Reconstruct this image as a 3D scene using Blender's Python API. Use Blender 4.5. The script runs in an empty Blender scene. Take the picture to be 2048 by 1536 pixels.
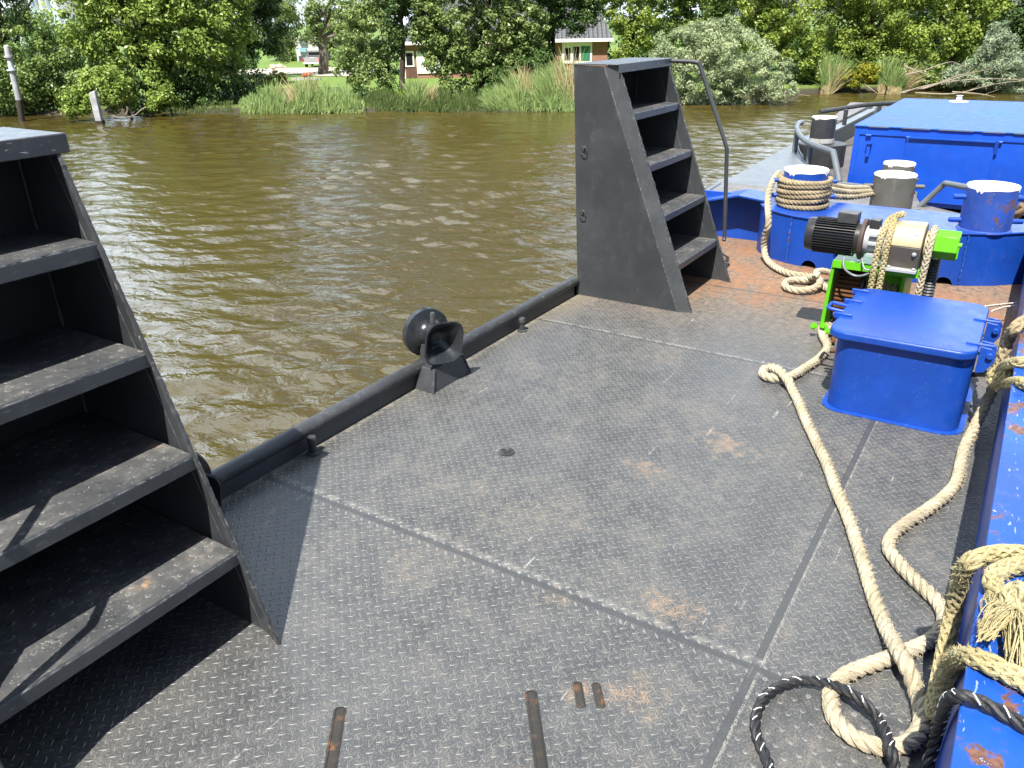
import bpy, bmesh, math, random
import numpy as np
from mathutils import Vector, Matrix

random.seed(7)
RNG = np.random.default_rng(11)
S = bpy.context.scene
COL = S.collection
R = math.radians

# ------------------------------------------------------------------ camera model
# barge axes: +X along the barge (towards the bow), +Y to the water side, deck at z = 0
CAM = Vector((0.0, 0.0, 1.65))
F = 1585.5; PITCH = R(24.743); ROLL = R(-1.060); YAW = R(32.988)
WATER = -2.35
GROUND = -1.95
_fw = Vector((math.cos(YAW)*math.cos(PITCH), math.sin(YAW)*math.cos(PITCH), -math.sin(PITCH)))
_rt0 = Vector((math.sin(YAW), -math.cos(YAW), 0))
_up0 = _rt0.cross(_fw)
_rt = _rt0*math.cos(ROLL) + _up0*math.sin(ROLL)
_up = -_rt0*math.sin(ROLL) + _up0*math.cos(ROLL)

def at(px, py, z=None, x=None, y=None, d=None):
    """world point seen at a place of the 2048x1536 photograph on a known plane / at a known distance"""
    v = _rt*((px-1024)/F) + _up*(-(py-768)/F) + _fw
    if z is not None: t = (z-CAM.z)/v.z
    elif x is not None: t = (x-CAM.x)/v.x
    elif y is not None: t = (y-CAM.y)/v.y
    else: t = d/math.hypot(v.x, v.y)
    return CAM + v*t

cd = bpy.data.cameras.new('camera'); cam = bpy.data.objects.new('camera', cd); COL.objects.link(cam)
cam.matrix_world = Matrix(((_rt.x, _up.x, -_fw.x, CAM.x), (_rt.y, _up.y, -_fw.y, CAM.y), (_rt.z, _up.z, -_fw.z, CAM.z), (0, 0, 0, 1)))
cd.sensor_width = 36; cd.lens = F/2048*36; cd.clip_start = .05; cd.clip_end = 3000
S.camera = cam

# ------------------------------------------------------------------ light
SUN = Vector((-.87, -.148, 1.40)).normalized()       # towards the sun
el = math.asin(SUN.z)
sl = bpy.data.lights.new('sun', 'SUN'); so = bpy.data.objects.new('sun', sl); COL.objects.link(so)
sl.energy = 5.0; sl.angle = R(.5); sl.color = (1, .955, .88)
so.rotation_euler = (-SUN).to_track_quat('-Z', 'Y').to_euler()
W = bpy.data.worlds.new('World'); S.world = W; W.use_nodes = True
wn = W.node_tree.nodes; wl = W.node_tree.links
sky = wn.new('ShaderNodeTexSky'); sky.sky_type = 'NISHITA'; sky.sun_disc = False
sky.sun_elevation = el; sky.sun_rotation = math.atan2(SUN.x, SUN.y)
sky.air_density = 1.0; sky.dust_density = 1.2
# broken white cloud added over the blue to put sheen on water and deck
wtc = wn.new('ShaderNodeTexCoord'); wno = wn.new('ShaderNodeTexNoise'); wno.inputs['Scale'].default_value = 2.2; wno.inputs['Detail'].default_value = 6
wl.new(wtc.outputs['Generated'], wno.inputs['Vector'])
wmr = wn.new('ShaderNodeMapRange'); wmr.interpolation_type = 'SMOOTHSTEP'; wmr.inputs[1].default_value = .40; wmr.inputs[2].default_value = .60; wl.new(wno.outputs[0], wmr.inputs[0])
# added cloud is kept ahead of the camera so the step interiors stay dark
wdp = wn.new('ShaderNodeVectorMath'); wdp.operation = 'DOT_PRODUCT'; wl.new(wtc.outputs['Generated'], wdp.inputs[0]); wdp.inputs[1].default_value = (math.cos(YAW), math.sin(YAW), .1)
wm2 = wn.new('ShaderNodeMapRange'); wm2.interpolation_type = 'SMOOTHSTEP'; wm2.inputs[1].default_value = .0; wm2.inputs[2].default_value = .6; wl.new(wdp.outputs['Value'], wm2.inputs[0])
wmm = wn.new('ShaderNodeMath'); wmm.operation = 'MULTIPLY'; wl.new(wmr.outputs[0], wmm.inputs[0]); wl.new(wm2.outputs[0], wmm.inputs[1])
wmx = wn.new('ShaderNodeMix'); wmx.data_type = 'RGBA'; wl.new(wmm.outputs[0], wmx.inputs[0]); wl.new(sky.outputs[0], wmx.inputs[6]); wmx.inputs[7].default_value = (25, 29.5, 35, 1)
wl.new(wmx.outputs[2], wn['Background'].inputs[0]); wn['Background'].inputs[1].default_value = .055
S.view_settings.view_transform = 'Standard'; S.view_settings.look = 'None'
S.view_settings.exposure = 1.2; S.view_settings.gamma = 1
S.cycles.max_bounces = 4; S.cycles.diffuse_bounces = 3; S.cycles.glossy_bounces = 2; S.cycles.transmission_bounces = 2; S.cycles.sample_clamp_indirect = 4

# ------------------------------------------------------------------ node helpers
class E:
    """node expression: lets procedural masks be written as arithmetic"""
    def __init__(s, nt, sock): s.nt = nt; s.s = sock
    def _m(s, op, *a):
        n = s.nt.nodes.new('ShaderNodeMath'); n.operation = op
        for i, v in enumerate((s,)+a):
            if isinstance(v, E): s.nt.links.new(v.s, n.inputs[i])
            else: n.inputs[i].default_value = v
        return E(s.nt, n.outputs[0])
    def __add__(s, o): return s._m('ADD', o)
    def __radd__(s, o): return s._m('ADD', o)
    def __sub__(s, o): return s._m('SUBTRACT', o)
    def __rsub__(s, o): return (s*-1)+o
    def __mul__(s, o): return s._m('MULTIPLY', o)
    def __rmul__(s, o): return s._m('MULTIPLY', o)
    def __truediv__(s, o): return s._m('DIVIDE', o)
    def abs(s): return s._m('ABSOLUTE')
    def floor(s): return s._m('FLOOR')
    def fract(s): return s._m('FRACT')
    def mod2(s): return s._m('FLOORED_MODULO', 2.0)
    def gt(s, o): return s._m('GREATER_THAN', o)
    def lt(s, o): return s._m('LESS_THAN', o)
    def mx(s, o): return s._m('MAXIMUM', o)
    def mn(s, o): return s._m('MINIMUM', o)
    def pw(s, o): return s._m('POWER', o)
    def cl(s): return s.mx(0.0).mn(1.0)
    def step(s, a, b):
        n = s.nt.nodes.new('ShaderNodeMapRange'); n.interpolation_type = 'SMOOTHSTEP'
        s.nt.links.new(s.s, n.inputs[0]); n.inputs[1].default_value = a; n.inputs[2].default_value = b
        return E(s.nt, n.outputs[0])

class Mat:
    def __init__(s, name):
        s.m = bpy.data.materials.new(name); s.m.use_nodes = True; s.nt = s.m.node_tree
        s.b = s.nt.nodes['Principled BSDF']; s.out = s.nt.nodes['Material Output']
        s.tc = s.nt.nodes.new('ShaderNodeTexCoord')
        s._p = None
    def pos(s, kind='Object'): return s.tc.outputs[kind]
    def xyz(s, kind='Object'):
        n = s.nt.nodes.new('ShaderNodeSeparateXYZ'); s.nt.links.new(s.tc.outputs[kind], n.inputs[0])
        return [E(s.nt, n.outputs[i]) for i in range(3)]
    def mapped(s, scale=(1, 1, 1), rot=(0, 0, 0), kind='Object', loc=(0, 0, 0)):
        n = s.nt.nodes.new('ShaderNodeMapping'); s.nt.links.new(s.tc.outputs[kind], n.inputs[0])
        n.inputs['Scale'].default_value = scale; n.inputs['Rotation'].default_value = rot; n.inputs['Location'].default_value = loc
        return n.outputs[0]
    def noise(s, scale, detail=4, rough=.55, vec=None, dist=0, kind='Object'):
        n = s.nt.nodes.new('ShaderNodeTexNoise'); s.nt.links.new(vec or s.tc.outputs[kind], n.inputs['Vector'])
        n.inputs['Scale'].default_value = scale; n.inputs['Detail'].default_value = detail
        n.inputs['Roughness'].default_value = rough; n.inputs['Distortion'].default_value = dist
        return E(s.nt, n.outputs[0])
    def voro(s, scale, feature='F1', vec=None, rnd=1):
        n = s.nt.nodes.new('ShaderNodeTexVoronoi'); n.feature = feature
        s.nt.links.new(vec or s.tc.outputs['Object'], n.inputs['Vector'])
        n.inputs['Scale'].default_value = scale; n.inputs['Randomness'].default_value = rnd
        return E(s.nt, n.outputs[0])
    def mix(s, f, a, b):
        n = s.nt.nodes.new('ShaderNodeMix'); n.data_type = 'RGBA'
        def put(i, v):
            if isinstance(v, E): s.nt.links.new(v.s, n.inputs[i])
            elif isinstance(v, (int, float)): n.inputs[i].default_value = v
            elif isinstance(v, tuple): n.inputs[i].default_value = (*v, 1)
            else: s.nt.links.new(v, n.inputs[i])
        put(0, f); put(6, a); put(7, b)
        return n.outputs[2]
    def set(s, name, v):
        i = s.b.inputs[name]
        if isinstance(v, E): s.nt.links.new(v.s, i)
        elif isinstance(v, tuple): i.default_value = (*v, 1)
        elif isinstance(v, (int, float)): i.default_value = v
        else: s.nt.links.new(v, i)
        return s
    def bump(s, h, strength=.3, dist=.01, prev=None):
        n = s.nt.nodes.new('ShaderNodeBump'); s.nt.links.new(h.s, n.inputs['Height'])
        n.inputs['Strength'].default_value = strength; n.inputs['Distance'].default_value = dist
        if prev: s.nt.links.new(prev, n.inputs['Normal'])
        s.nt.links.new(n.outputs[0], s.b.inputs['Normal'])
        return n.outputs[0]

def paint(name, col, rough=.4, dirt=(.16, .13, .09), dirt_amt=.25, rust=0., chips=0., chipcol=(.25, .25, .26), bump=.12, var=.25, spec=.5, edge=0., edgecol=(.30, .30, .29), edger=.006):
    """brushed-on marine paint: tone patches, grime, pale scratches and chips, a little rust"""
    M = Mat(name)
    a = M.noise(2.3, 6, .6); b = M.noise(14, 5, .65); c = M.noise(70, 3, .6); st = M.noise(3, 6, .7, vec=M.mapped((9, 9, 1.1)))
    lo = tuple(v*(1-var) for v in col); hi = tuple(min(1, v*(1+var)) for v in col)
    cc = M.mix(a.step(.3, .7), lo, hi)
    cc = M.mix(((st*.5+b*.5).step(.5, .75))*dirt_amt, cc, dirt)
    if rust:
        r = (a*.45+b*.55+c*.10).step(.70-.10*rust, .735-.10*rust)
        cc = M.mix(r*.95, cc, M.mix(c.step(.35, .65), (.17, .075, .028), (.08, .036, .018)))
    if chips:
        sc = M.noise(26, 3, .5, vec=M.mapped((1, 5, 5), (0.4, .7, .9)))
        k = (sc.step(.66, .69)*.55 + (b*.4+c*.6).step(.64, .67))*chips
        cc = M.mix(k.cl(), cc, chipcol)
    if edge:                                             # paint rubbed off along the edges
        bv = M.nt.nodes.new('ShaderNodeBevel'); bv.samples = 3; bv.inputs['Radius'].default_value = edger
        ge = M.nt.nodes.new('ShaderNodeNewGeometry'); dp = M.nt.nodes.new('ShaderNodeVectorMath'); dp.operation = 'DOT_PRODUCT'
        M.nt.links.new(bv.outputs[0], dp.inputs[0]); M.nt.links.new(ge.outputs['True Normal'], dp.inputs[1])
        ek = (1-E(M.nt, dp.outputs['Value'])).step(.03, .22)*(b*.5+c*.5).step(.42, .62)
        cc = M.mix((ek*edge).cl(), cc, edgecol)
    M.set('Base Color', cc)
    M.set('Roughness', (b*.3+a*.2+(rough-.25)).cl())
    M.set('Specular IOR Level', spec)
    M.bump(b*.5+c*.25, bump, .004)
    return M.m

def plain(name, col, rough=.5, metal=0, var=.2, scale=20, bump=0.):
    M = Mat(name); n = M.noise(scale, 4, .6)
    M.set('Base Color', M.mix(n.step(.3, .7), tuple(v*(1-var) for v in col), tuple(min(1, v*(1+var)) for v in col)))
    M.set('Roughness', rough); M.set('Metallic', metal)
    if bump: M.bump(n, bump, .004)
    return M.m

# ------------------------------------------------------------------ mesh helpers
class MB:
    def __init__(s): s.v = []; s.f = []; s.mi = []; s.cur = 0
    def add(s, vs, fs):
        o = len(s.v); s.v += [tuple(p) for p in vs]
        for f in fs: s.f.append(tuple(i+o for i in f)); s.mi.append(s.cur)
        return s
    def hexa(s, p):
        return s.add(p, [(0, 3, 2, 1), (4, 5, 6, 7), (0, 1, 5, 4), (1, 2, 6, 5), (2, 3, 7, 6), (3, 0, 4, 7)])
    def box(s, x0, x1, y0, y1, z0, z1):
        return s.hexa([(x0, y0, z0), (x1, y0, z0), (x1, y1, z0), (x0, y1, z0), (x0, y0, z1), (x1, y0, z1), (x1, y1, z1), (x0, y1, z1)])
    def obox(s, c, size, M3):
        c = Vector(c); h = Vector(size)/2; q = []
        for z in (-1, 1):
            for x, y in ((-1, -1), (1, -1), (1, 1), (-1, 1)): q.append(c + M3 @ Vector((x*h.x, y*h.y, z*h.z)))
        return s.hexa(q)
    def prism(s, poly, ext):
        """poly: 3-D points of a flat polygon, ext: extrusion vector"""
        n = len(poly); e = Vector(ext); p = [Vector(q) for q in poly]
        return s.add(p+[q+e for q in p], [tuple(range(n))[::-1], tuple(range(n, 2*n))] + [(i, (i+1) % n, n+(i+1) % n, n+i) for i in range(n)])
    def slab(s, poly, z0, z1): return s.prism([(x, y, z0) for x, y in poly], (0, 0, z1-z0))
    def lathe(s, prof, origin=(0, 0, 0), axis=(0, 0, 1), n=28):
        a = Vector(axis).normalized(); u = a.orthogonal().normalized(); w = a.cross(u); o = Vector(origin); V = []; Fc = []
        for r, h in prof:
            for i in range(n):
                t = 2*math.pi*i/n; V.append(o + a*h + (u*math.cos(t)+w*math.sin(t))*max(r, 1e-4))
        for j in range(len(prof)-1):
            for i in range(n): Fc.append((j*n+i, j*n+(i+1) % n, (j+1)*n+(i+1) % n, (j+1)*n+i))
        Fc.append(tuple(range(n))[::-1]); Fc.append(tuple(range((len(prof)-1)*n, len(prof)*n)))
        return s.add(V, Fc)
    def cyl(s, a, b, r, n=14, r2=None):
        a = Vector(a); b = Vector(b); L = (b-a).length
        return s.lathe([(r, 0), (r if r2 is None else r2, L)], a, b-a, n)
    def tube(s, pts, r, n=10, closed=False):
        P = [Vector(p) for p in pts]; m = len(P); rr = r if hasattr(r, '__len__') else [r]*m
        T = []
        for i in range(m):
            a = P[(i-1) % m] if (closed or i > 0) else P[i]; b = P[(i+1) % m] if (closed or i < m-1) else P[i]
            T.append((b-a).normalized())
        u = T[0].orthogonal().normalized(); V = []; Fc = []
        for i in range(m):
            u = (u - T[i]*u.dot(T[i])).normalized(); w = T[i].cross(u)
            for k in range(n):
                t = 2*math.pi*k/n; V.append(P[i]+(u*math.cos(t)+w*math.sin(t))*rr[i])
        for i in range(m-1 if not closed else m):
            j = (i+1) % m
            for k in range(n): Fc.append((i*n+k, i*n+(k+1) % n, j*n+(k+1) % n, j*n+k))
        if not closed: Fc.append(tuple(range(n))[::-1]); Fc.append(tuple(range((m-1)*n, m*n)))
        return s.add(V, Fc)
    def build(s, name, mats, parent=None, bevel=0, smooth=35, seg=2):
        me = bpy.data.meshes.new(name); me.from_pydata(s.v, [], s.f)
        mats = mats if isinstance(mats, (list, tuple)) else [mats]
        for m in mats: me.materials.append(m)
        if len(mats) > 1: me.polygons.foreach_set('material_index', s.mi)
        bm = bmesh.new(); bm.from_mesh(me); bmesh.ops.recalc_face_normals(bm, faces=bm.faces); bm.to_mesh(me); bm.free()
        if smooth:
            me.shade_smooth(); me.set_sharp_from_angle(angle=R(smooth))
        o = bpy.data.objects.new(name, me); COL.objects.link(o)
        if parent is not None:
            o.parent = parent; o.matrix_parent_inverse = Matrix.Translation(-parent.location) if parent.type == 'EMPTY' and parent.rotation_euler.z == 0 else parent.matrix_world.inverted()
        if bevel:
            b = o.modifiers.new('bevel', 'BEVEL'); b.width = bevel; b.segments = seg; b.limit_method = 'ANGLE'; b.angle_limit = R(40)
        return o

def tag(o, label=None, cat=None, group=None, kind=None):
    for k, v in (('label', label), ('category', cat), ('group', group), ('kind', kind)):
        if v: o[k] = v
    return o
def thing(name, loc, label, cat, group=None):
    o = bpy.data.objects.new(name, None); COL.objects.link(o); o.location = loc; o.empty_display_size = .1
    return tag(o, label, cat, group)
def copy_tree(o, parent=None):
    c = o.copy(); COL.objects.link(c)
    if parent is not None: c.parent = parent; c.matrix_parent_inverse = o.matrix_parent_inverse.copy()
    for ch in list(o.children): copy_tree(ch, c)
    return c
def cut(o, cutter_mb):
    """carve an opening with a throw-away cutter"""
    c = cutter_mb.build('cutter', list(o.data.materials), smooth=0)
    m = o.modifiers.new('cut', 'BOOLEAN'); m.operation = 'DIFFERENCE'; m.object = c; m.solver = 'EXACT'
    dg = bpy.context.evaluated_depsgraph_get(); dg.update()
    me = bpy.data.meshes.new_from_object(o.evaluated_get(dg)); o.modifiers.remove(m)
    o.data = me; bpy.data.objects.remove(c); me.shade_smooth(); me.set_sharp_from_angle(angle=R(35))

def spline(pts, step):
    """Catmull-Rom through pts, resampled to even steps"""
    P = [Vector(p) for p in pts]; P = [P[0]*2-P[1]]+P+[P[-1]*2-P[-2]]; out = []
    for i in range(1, len(P)-2):
        n = max(4, int((P[i+1]-P[i]).length/step*2))
        for k in range(n):
            t = k/n; a, b, c, d = P[i-1], P[i], P[i+1], P[i+2]
            out.append(.5*((2*b)+(c-a)*t+(2*a-5*b+4*c-d)*t*t+(3*b-a-3*c+d)*t**3))
    out.append(P[-2])
    res = [out[0]]; acc = 0
    for i in range(1, len(out)):
        seg = (out[i]-out[i-1]).length
        while acc+seg >= step and seg > 1e-9:
            f = (step-acc)/seg; q = out[i-1].lerp(out[i], f); res.append(q)
            out[i-1] = q; seg = (out[i]-q).length; acc = 0
        acc += seg
    if (res[-1]-out[-1]).length > step*.3: res.append(out[-1])
    return res

def frames(P):
    m = len(P); T = [(P[min(i+1, m-1)]-P[max(i-1, 0)]).normalized() for i in range(m)]
    u = T[0].orthogonal().normalized(); U = []; Wd = []
    for t in T:
        u = (u-t*u.dot(t)).normalized(); U.append(u.copy()); Wd.append(t.cross(u))
    return T, U, Wd

def rope_mesh(mb, pts, Rr, kind='laid', strands=3, lay=7.0, fuzz=160, step=None, tracer=False, raw=False, nst=4, hair=(.006, .016)):
    step = step or max(.006, Rr*.42)
    P = [Vector(p) for p in pts] if raw else spline(pts, step)
    T, U, Wd = frames(P); m = len(P); L = [0.]
    for i in range(1, m): L.append(L[-1]+(P[i]-P[i-1]).length)
    ph0 = random.random()*6
    if kind == 'laid':
        for k in range(strands):
            pts2 = []
            for i in range(m):
                t = 2*math.pi*(L[i]/(Rr*lay)+k/strands)+ph0
                pts2.append(P[i]+(U[i]*math.cos(t)+Wd[i]*math.sin(t))*Rr*.50)
            mb.cur = 0; mb.tube(pts2, Rr*.56, 7)
        if tracer:
            for k in range(strands-1):
                pts2 = []
                for i in range(m):
                    t = 2*math.pi*(L[i]/(Rr*lay)+k/strands)+ph0+.15
                    pts2.append((L[i], P[i]+(U[i]*math.cos(t)+Wd[i]*math.sin(t))*Rr*1.0))
                run = []; mb.cur = 1                      # the white tracer yarn dips in and out of the lay
                for l, q in pts2+[(None, None)]:
                    if l is not None and ((l/(Rr*lay)+k*.37) % .5) < .24: run.append(q)
                    else:
                        if len(run) > 2: mb.tube(run, Rr*.10, 5)
                        run = []
                mb.cur = 0
    else:                                               # eight-strand plait
        mb.tube(P, Rr*.62, 8)
        for sgn in (1, -1):
            for k in range(nst):
                pts2 = []
                for i in range(m):
                    a = L[i]/(Rr*lay)
                    t = sgn*2*math.pi*a+k*2*math.pi/nst+ph0
                    w = math.cos(nst*math.pi*a + k*math.pi + (0 if sgn > 0 else math.pi))
                    pts2.append(P[i]+(U[i]*math.cos(t)+Wd[i]*math.sin(t))*Rr*(.70+.09*w))
                mb.tube(pts2, Rr*1.36/nst, 6)
    # loose fibres
    n = int(L[-1]*fuzz)
    for _ in range(n):
        i = random.randrange(m); t = random.random()*6.283
        d = U[i]*math.cos(t)+Wd[i]*math.sin(t); q = P[i]+d*Rr*.9
        tip = q+d*random.uniform(*hair)*.8+T[i]*random.uniform(-.012, .012)+Vector((0, 0, random.uniform(-.004, .003)))
        s = d.cross(T[i])*.0007+T[i]*.0004
        mid = q.lerp(tip, .5)+d*.002
        mb.add([q-s, q+s, mid+s*.8, mid-s*.8, tip], [(0, 1, 2, 3), (3, 2, 4)])

def rope_mat(name, a, b, dark):
    M = Mat(name); n = M.noise(9, 4, .6); f = M.noise(260, 3, .7); g = M.noise(45, 4, .65)
    c = M.mix(n.step(.3, .7), a, b); c = M.mix((g*.6+f*.4).step(.52, .70)*.6, c, dark); big = M.noise(3.2, 3, .6); c = M.mix(big.step(.56, .70)*.45, c, dark)
    M.set('Base Color', c); M.set('Roughness', .95); M.set('Specular IOR Level', .15)
    M.bump(f*.6+g*.4, 1.0, .006)
    return M.m
# ================================================================== materials near the camera
BLACK = paint('black_steel', (.032, .035, .039), rough=.47, dirt=(.11, .105, .095), dirt_amt=.22, chips=.10, chipcol=(.30, .31, .31), bump=.15, edge=.55)
BLACK_WORN = paint('worn_black_steel', (.03, .032, .035), rough=.52, dirt=(.15, .145, .13), dirt_amt=.5, chips=.5, chipcol=(.30, .31, .30), bump=.3)
BLUE = paint('blue_paint', (.006, .046, .28), rough=.38, dirt=(.05, .08, .26), dirt_amt=.25, chips=.25, chipcol=(.22, .30, .55), bump=.1, var=.18, spec=.38, edge=.5, edgecol=(.12, .20, .48))
BLUE_WORN = paint('worn_blue_paint', (.008, .064, .33), rough=.45, dirt=(.09, .11, .18), dirt_amt=.55, rust=1.15, chips=1.0, chipcol=(.34, .40, .58), bump=.25, var=.22, spec=.38, edge=.7, edgecol=(.10, .085, .08))
BLUE_CABIN = paint('cabin_blue_paint', (.006, .062, .42), rough=.36, dirt=(.04, .09, .33), dirt_amt=.2, chips=.08, chipcol=(.3, .4, .6), bump=.06, var=.12)
BLUE_ROOF = paint('cabin_roof_paint', (.022, .085, .33), rough=.5, dirt=(.08, .14, .33), dirt_amt=.5, rust=.1, bump=.1, var=.2, spec=.2)
TUGGREY = paint('tug_deck_grey', (.105, .118, .13), rough=.45, dirt=(.15, .15, .14), dirt_amt=.35, chips=.25, chipcol=(.4, .4, .4))
TUGBLACK = paint('tug_black', (.03, .033, .036), rough=.5, dirt=(.12, .11, .1), dirt_amt=.3, chips=.2)
WHITE = paint('bollard_white', (.66, .655, .63), rough=.55, dirt=(.34, .31, .25), dirt_amt=.55, bump=.15, var=.05)
GREEN = paint('winch_green', (.095, .38, .010), rough=.35, dirt=(.06, .15, .02), dirt_amt=.35, chips=.25, chipcol=(.3, .4, .2), bump=.08, var=.14, spec=.3, edge=.5, edgecol=(.05, .10, .02))
RUST = paint('rusty_iron', (.10, .045, .022), rough=.75, dirt=(.26, .11, .04), dirt_amt=.7, spec=.2, bump=.5)
MOTOR = paint('motor_black', (.018, .018, .02), rough=.35, dirt=(.09, .075, .06), dirt_amt=.2)
ALLOY = paint('cast_alloy', (.30, .315, .325), rough=.5, dirt=(.22, .21, .2), dirt_amt=.4, bump=.2)
GEARBOX = paint('gearbox_cream', (.30, .255, .15), rough=.45, dirt=(.10, .08, .045), dirt_amt=.7, rust=.4, bump=.15)
GREYBOLT = paint('worn_grey_bollard', (.085, .085, .078), rough=.5, dirt=(.20, .15, .11), dirt_amt=.6, rust=.6, chips=.35, chipcol=(.22, .21, .19), bump=.25)
BLUEBOLT = paint('worn_blue_bollard', (.018, .055, .27), rough=.42, dirt=(.07, .09, .13), dirt_amt=.9, rust=.7, chips=.6, chipcol=(.24, .28, .36), bump=.25)
ROPE_A = rope_mat('natural_rope', (.27, .22, .135), (.37, .31, .20), (.12, .09, .05))
ROPE_PALE = rope_mat('pale_rope', (.33, .285, .195), (.43, .38, .28), (.15, .125, .08))
ROPE_Y = rope_mat('yellowed_rope', (.33, .275, .135), (.44, .385, .225), (.16, .125, .06))
ROPE_K = plain('black_rope', (.012, .012, .014), .55, var=.4, scale=160, bump=.5)
FLECK = plain('white_fleck', (.75, .75, .72), .6)
THINLINE = plain('thin_line', (.65, .58, .48), .8)

def checker_mat():
    """tread plate: raised lens shapes at +-45 degrees, welded seams, grime, rust, worn highlights"""
    M = Mat('tread_plate'); x, y, z = M.xyz(); p = .0272
    wob = M.noise(1.6, 2, .5)*.004
    def lens(x, y, p, dots=False):
        u = (x-y)*(.70711/p); v = (x+y)*(.70711/p)
        par = (u.floor()+v.floor()).mod2(); fu = u.fract()-.5; fv = v.fract()-.5
        a = fu+(fv-fu)*par; b = fv+(fu-fv)*par
        if dots: return (1-((a*a+b*b)*28.0)).mx(0.0)
        return (1-(a/.47)*(a/.47)-b.abs()/.15).mx(0.0)
    L = lens(x, y, p); D = lens(x, y, p*1.5, True)
    corner = x.lt(1.755)*y.lt(.355)                      # the plate with round studs
    n1 = M.noise(1.1, 5, .6); n2 = M.noise(4.5, 6, .65); n3 = M.noise(24, 5, .65); n4 = M.noise(190, 3, .65)
    wj = (n3-.5)*.012
    s1 = (x-1.755+wj*.6).abs(); s2 = (x-3.872+wj*.6).abs(); s3 = (y-.355+wj*.5).abs()
    yl = y.gt(-.1)
    seam = (s1.lt(.011)).mx(s2.lt(.009)).mx(s3.lt(.011)*x.lt(3.55)).mx((x-5.02+wj).abs().lt(.008)*y.gt(.9))
    near = s1.step(.05, .012).mx(s2.step(.035, .010)).mx(s3.step(.03, .012)*x.lt(3.55)*.6)
    flat = (1-seam)*(1-near*.65)
    H = (L+(D-L)*corner)*flat
    wear = (n2*.6+n3*.4)
    H = H*(wear*1.1+.45)
    edge = (H.step(.02, .14))*(1-H.step(.25, .6)*.75)
    base = M.mix(n2.step(.3, .7), (.040, .042, .044), (.068, .070, .071))
    base = M.mix((n3*.55+n1*.45).step(.47, .70)*.28, base, (.14, .125, .10))          # dried dust
    base = M.mix((n4*.75+n3*.25).step(.48, .61)*.42, base, (.215, .205, .185))              # salt and grit specks
    aft = x.step(3.75, 5.3); rustn = (n1*.35+n2*.4+n3*.25)
    gw = (y-2.1).step(0, .22)*x.step(3.2, 4.3)
    base = M.mix(aft*.8, base, M.mix(n3.step(.3, .7), (.105, .075, .05), (.23, .17, .115)))
    base = M.mix(gw*.4, base, (.22, .19, .135))
    base = M.mix((aft*.27+rustn).step(.69, .84)*.85, base, M.mix(n4.step(.35, .65), (.30, .125, .045), (.17, .07, .03)))
    # orange patches: bleeding rust at known places on the plates
    def blot(cx, cy, r):
        dx = (x-cx)/r; dy = (y-cy)/r
        return (1-(dx*dx+dy*dy)._m('SQRT')*.8+(n3-.5)*2.6+(n2-.5)*1.8)._m('MULTIPLY', .7).step(.1, 1.1)
    bl = blot(1.86, .62, .11).mx(blot(1.72, .98, .07)).mx(blot(1.50, .60, .08)).mx(blot(2.6, 1.05, .08)).mx(blot(1.43, .72, .055)).mx(blot(1.14, .74, .06)).mx(blot(1.1, .2, .12)).mx(blot(2.95, .85, .16)).mx(blot(5.35, 1.25, .3)).mx(blot(4.55, 2.25, .2)).mx(blot(5.7, .1, .35))
    base = M.mix(bl*(n4*.6+n3*.4).step(.40, .56)*.8, base, M.mix(n4.step(.4, .6), (.20, .115, .06), (.26, .19, .12)))
    base = M.mix(edge*(.12+wear*.72), base, (.31, .305, .285))                          # bare metal on the lens rims
    base = M.mix((n1*.5+n2*.5).step(.47, .66)*(n4*.65+n3*.35).step(.46, .58)*.34*(1-edge*.5), base, (.18, .14, .095))
    sa = M.noise(9, 2, .4, vec=M.mapped((.35, 9, 1), (0, 0, .9))); sb = M.noise(8, 2, .4, vec=M.mapped((.4, 10, 1), (0, 0, -.35)))
    base = M.mix((sa.step(.715, .735)+sb.step(.73, .75)).cl()*(n3.step(.45, .6))*.6, base, (.33, .32, .30))
    rim = (x.lt(3.55)*((y-.355+wj*.5+.016).abs().lt(.004))*(n3*.5+n4*.5).step(.42, .6)); base = M.mix(rim*.6, base, (.26, .25, .22))
    base = M.mix(seam*.7, base, (.042, .044, .046))
    s1b = ((x-1.785+wj)/.02); wornband = (1-s1b.abs()).step(0, .7)*(n3*.6+n2*.4).step(.40, .58)*y.gt(.33)
    s2b = ((x-3.895+wj)/.02); wornband = wornband.mx((1-s2b.abs()).step(0, .7)*(n3.step(.36, .55))*1.0)
    base = M.mix(wornband*(.24+L*.6), base, (.30, .29, .26))
    gut = y.step(2.285, 2.335)*(n3.step(.35, .6))
    base = M.mix(gut*.6, base, (.26, .235, .175))
    M.set('Base Color', base)
    M.set('Roughness', (n3*.25+n2*.25+.26+aft*.15).cl()); M.set('Specular IOR Level', .38)
    M.bump(H*1.0+n3*.12+n4*.06-seam*.5+near*.25, 1.0, .0034)
    return M.m
DECKM = checker_mat()

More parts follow.
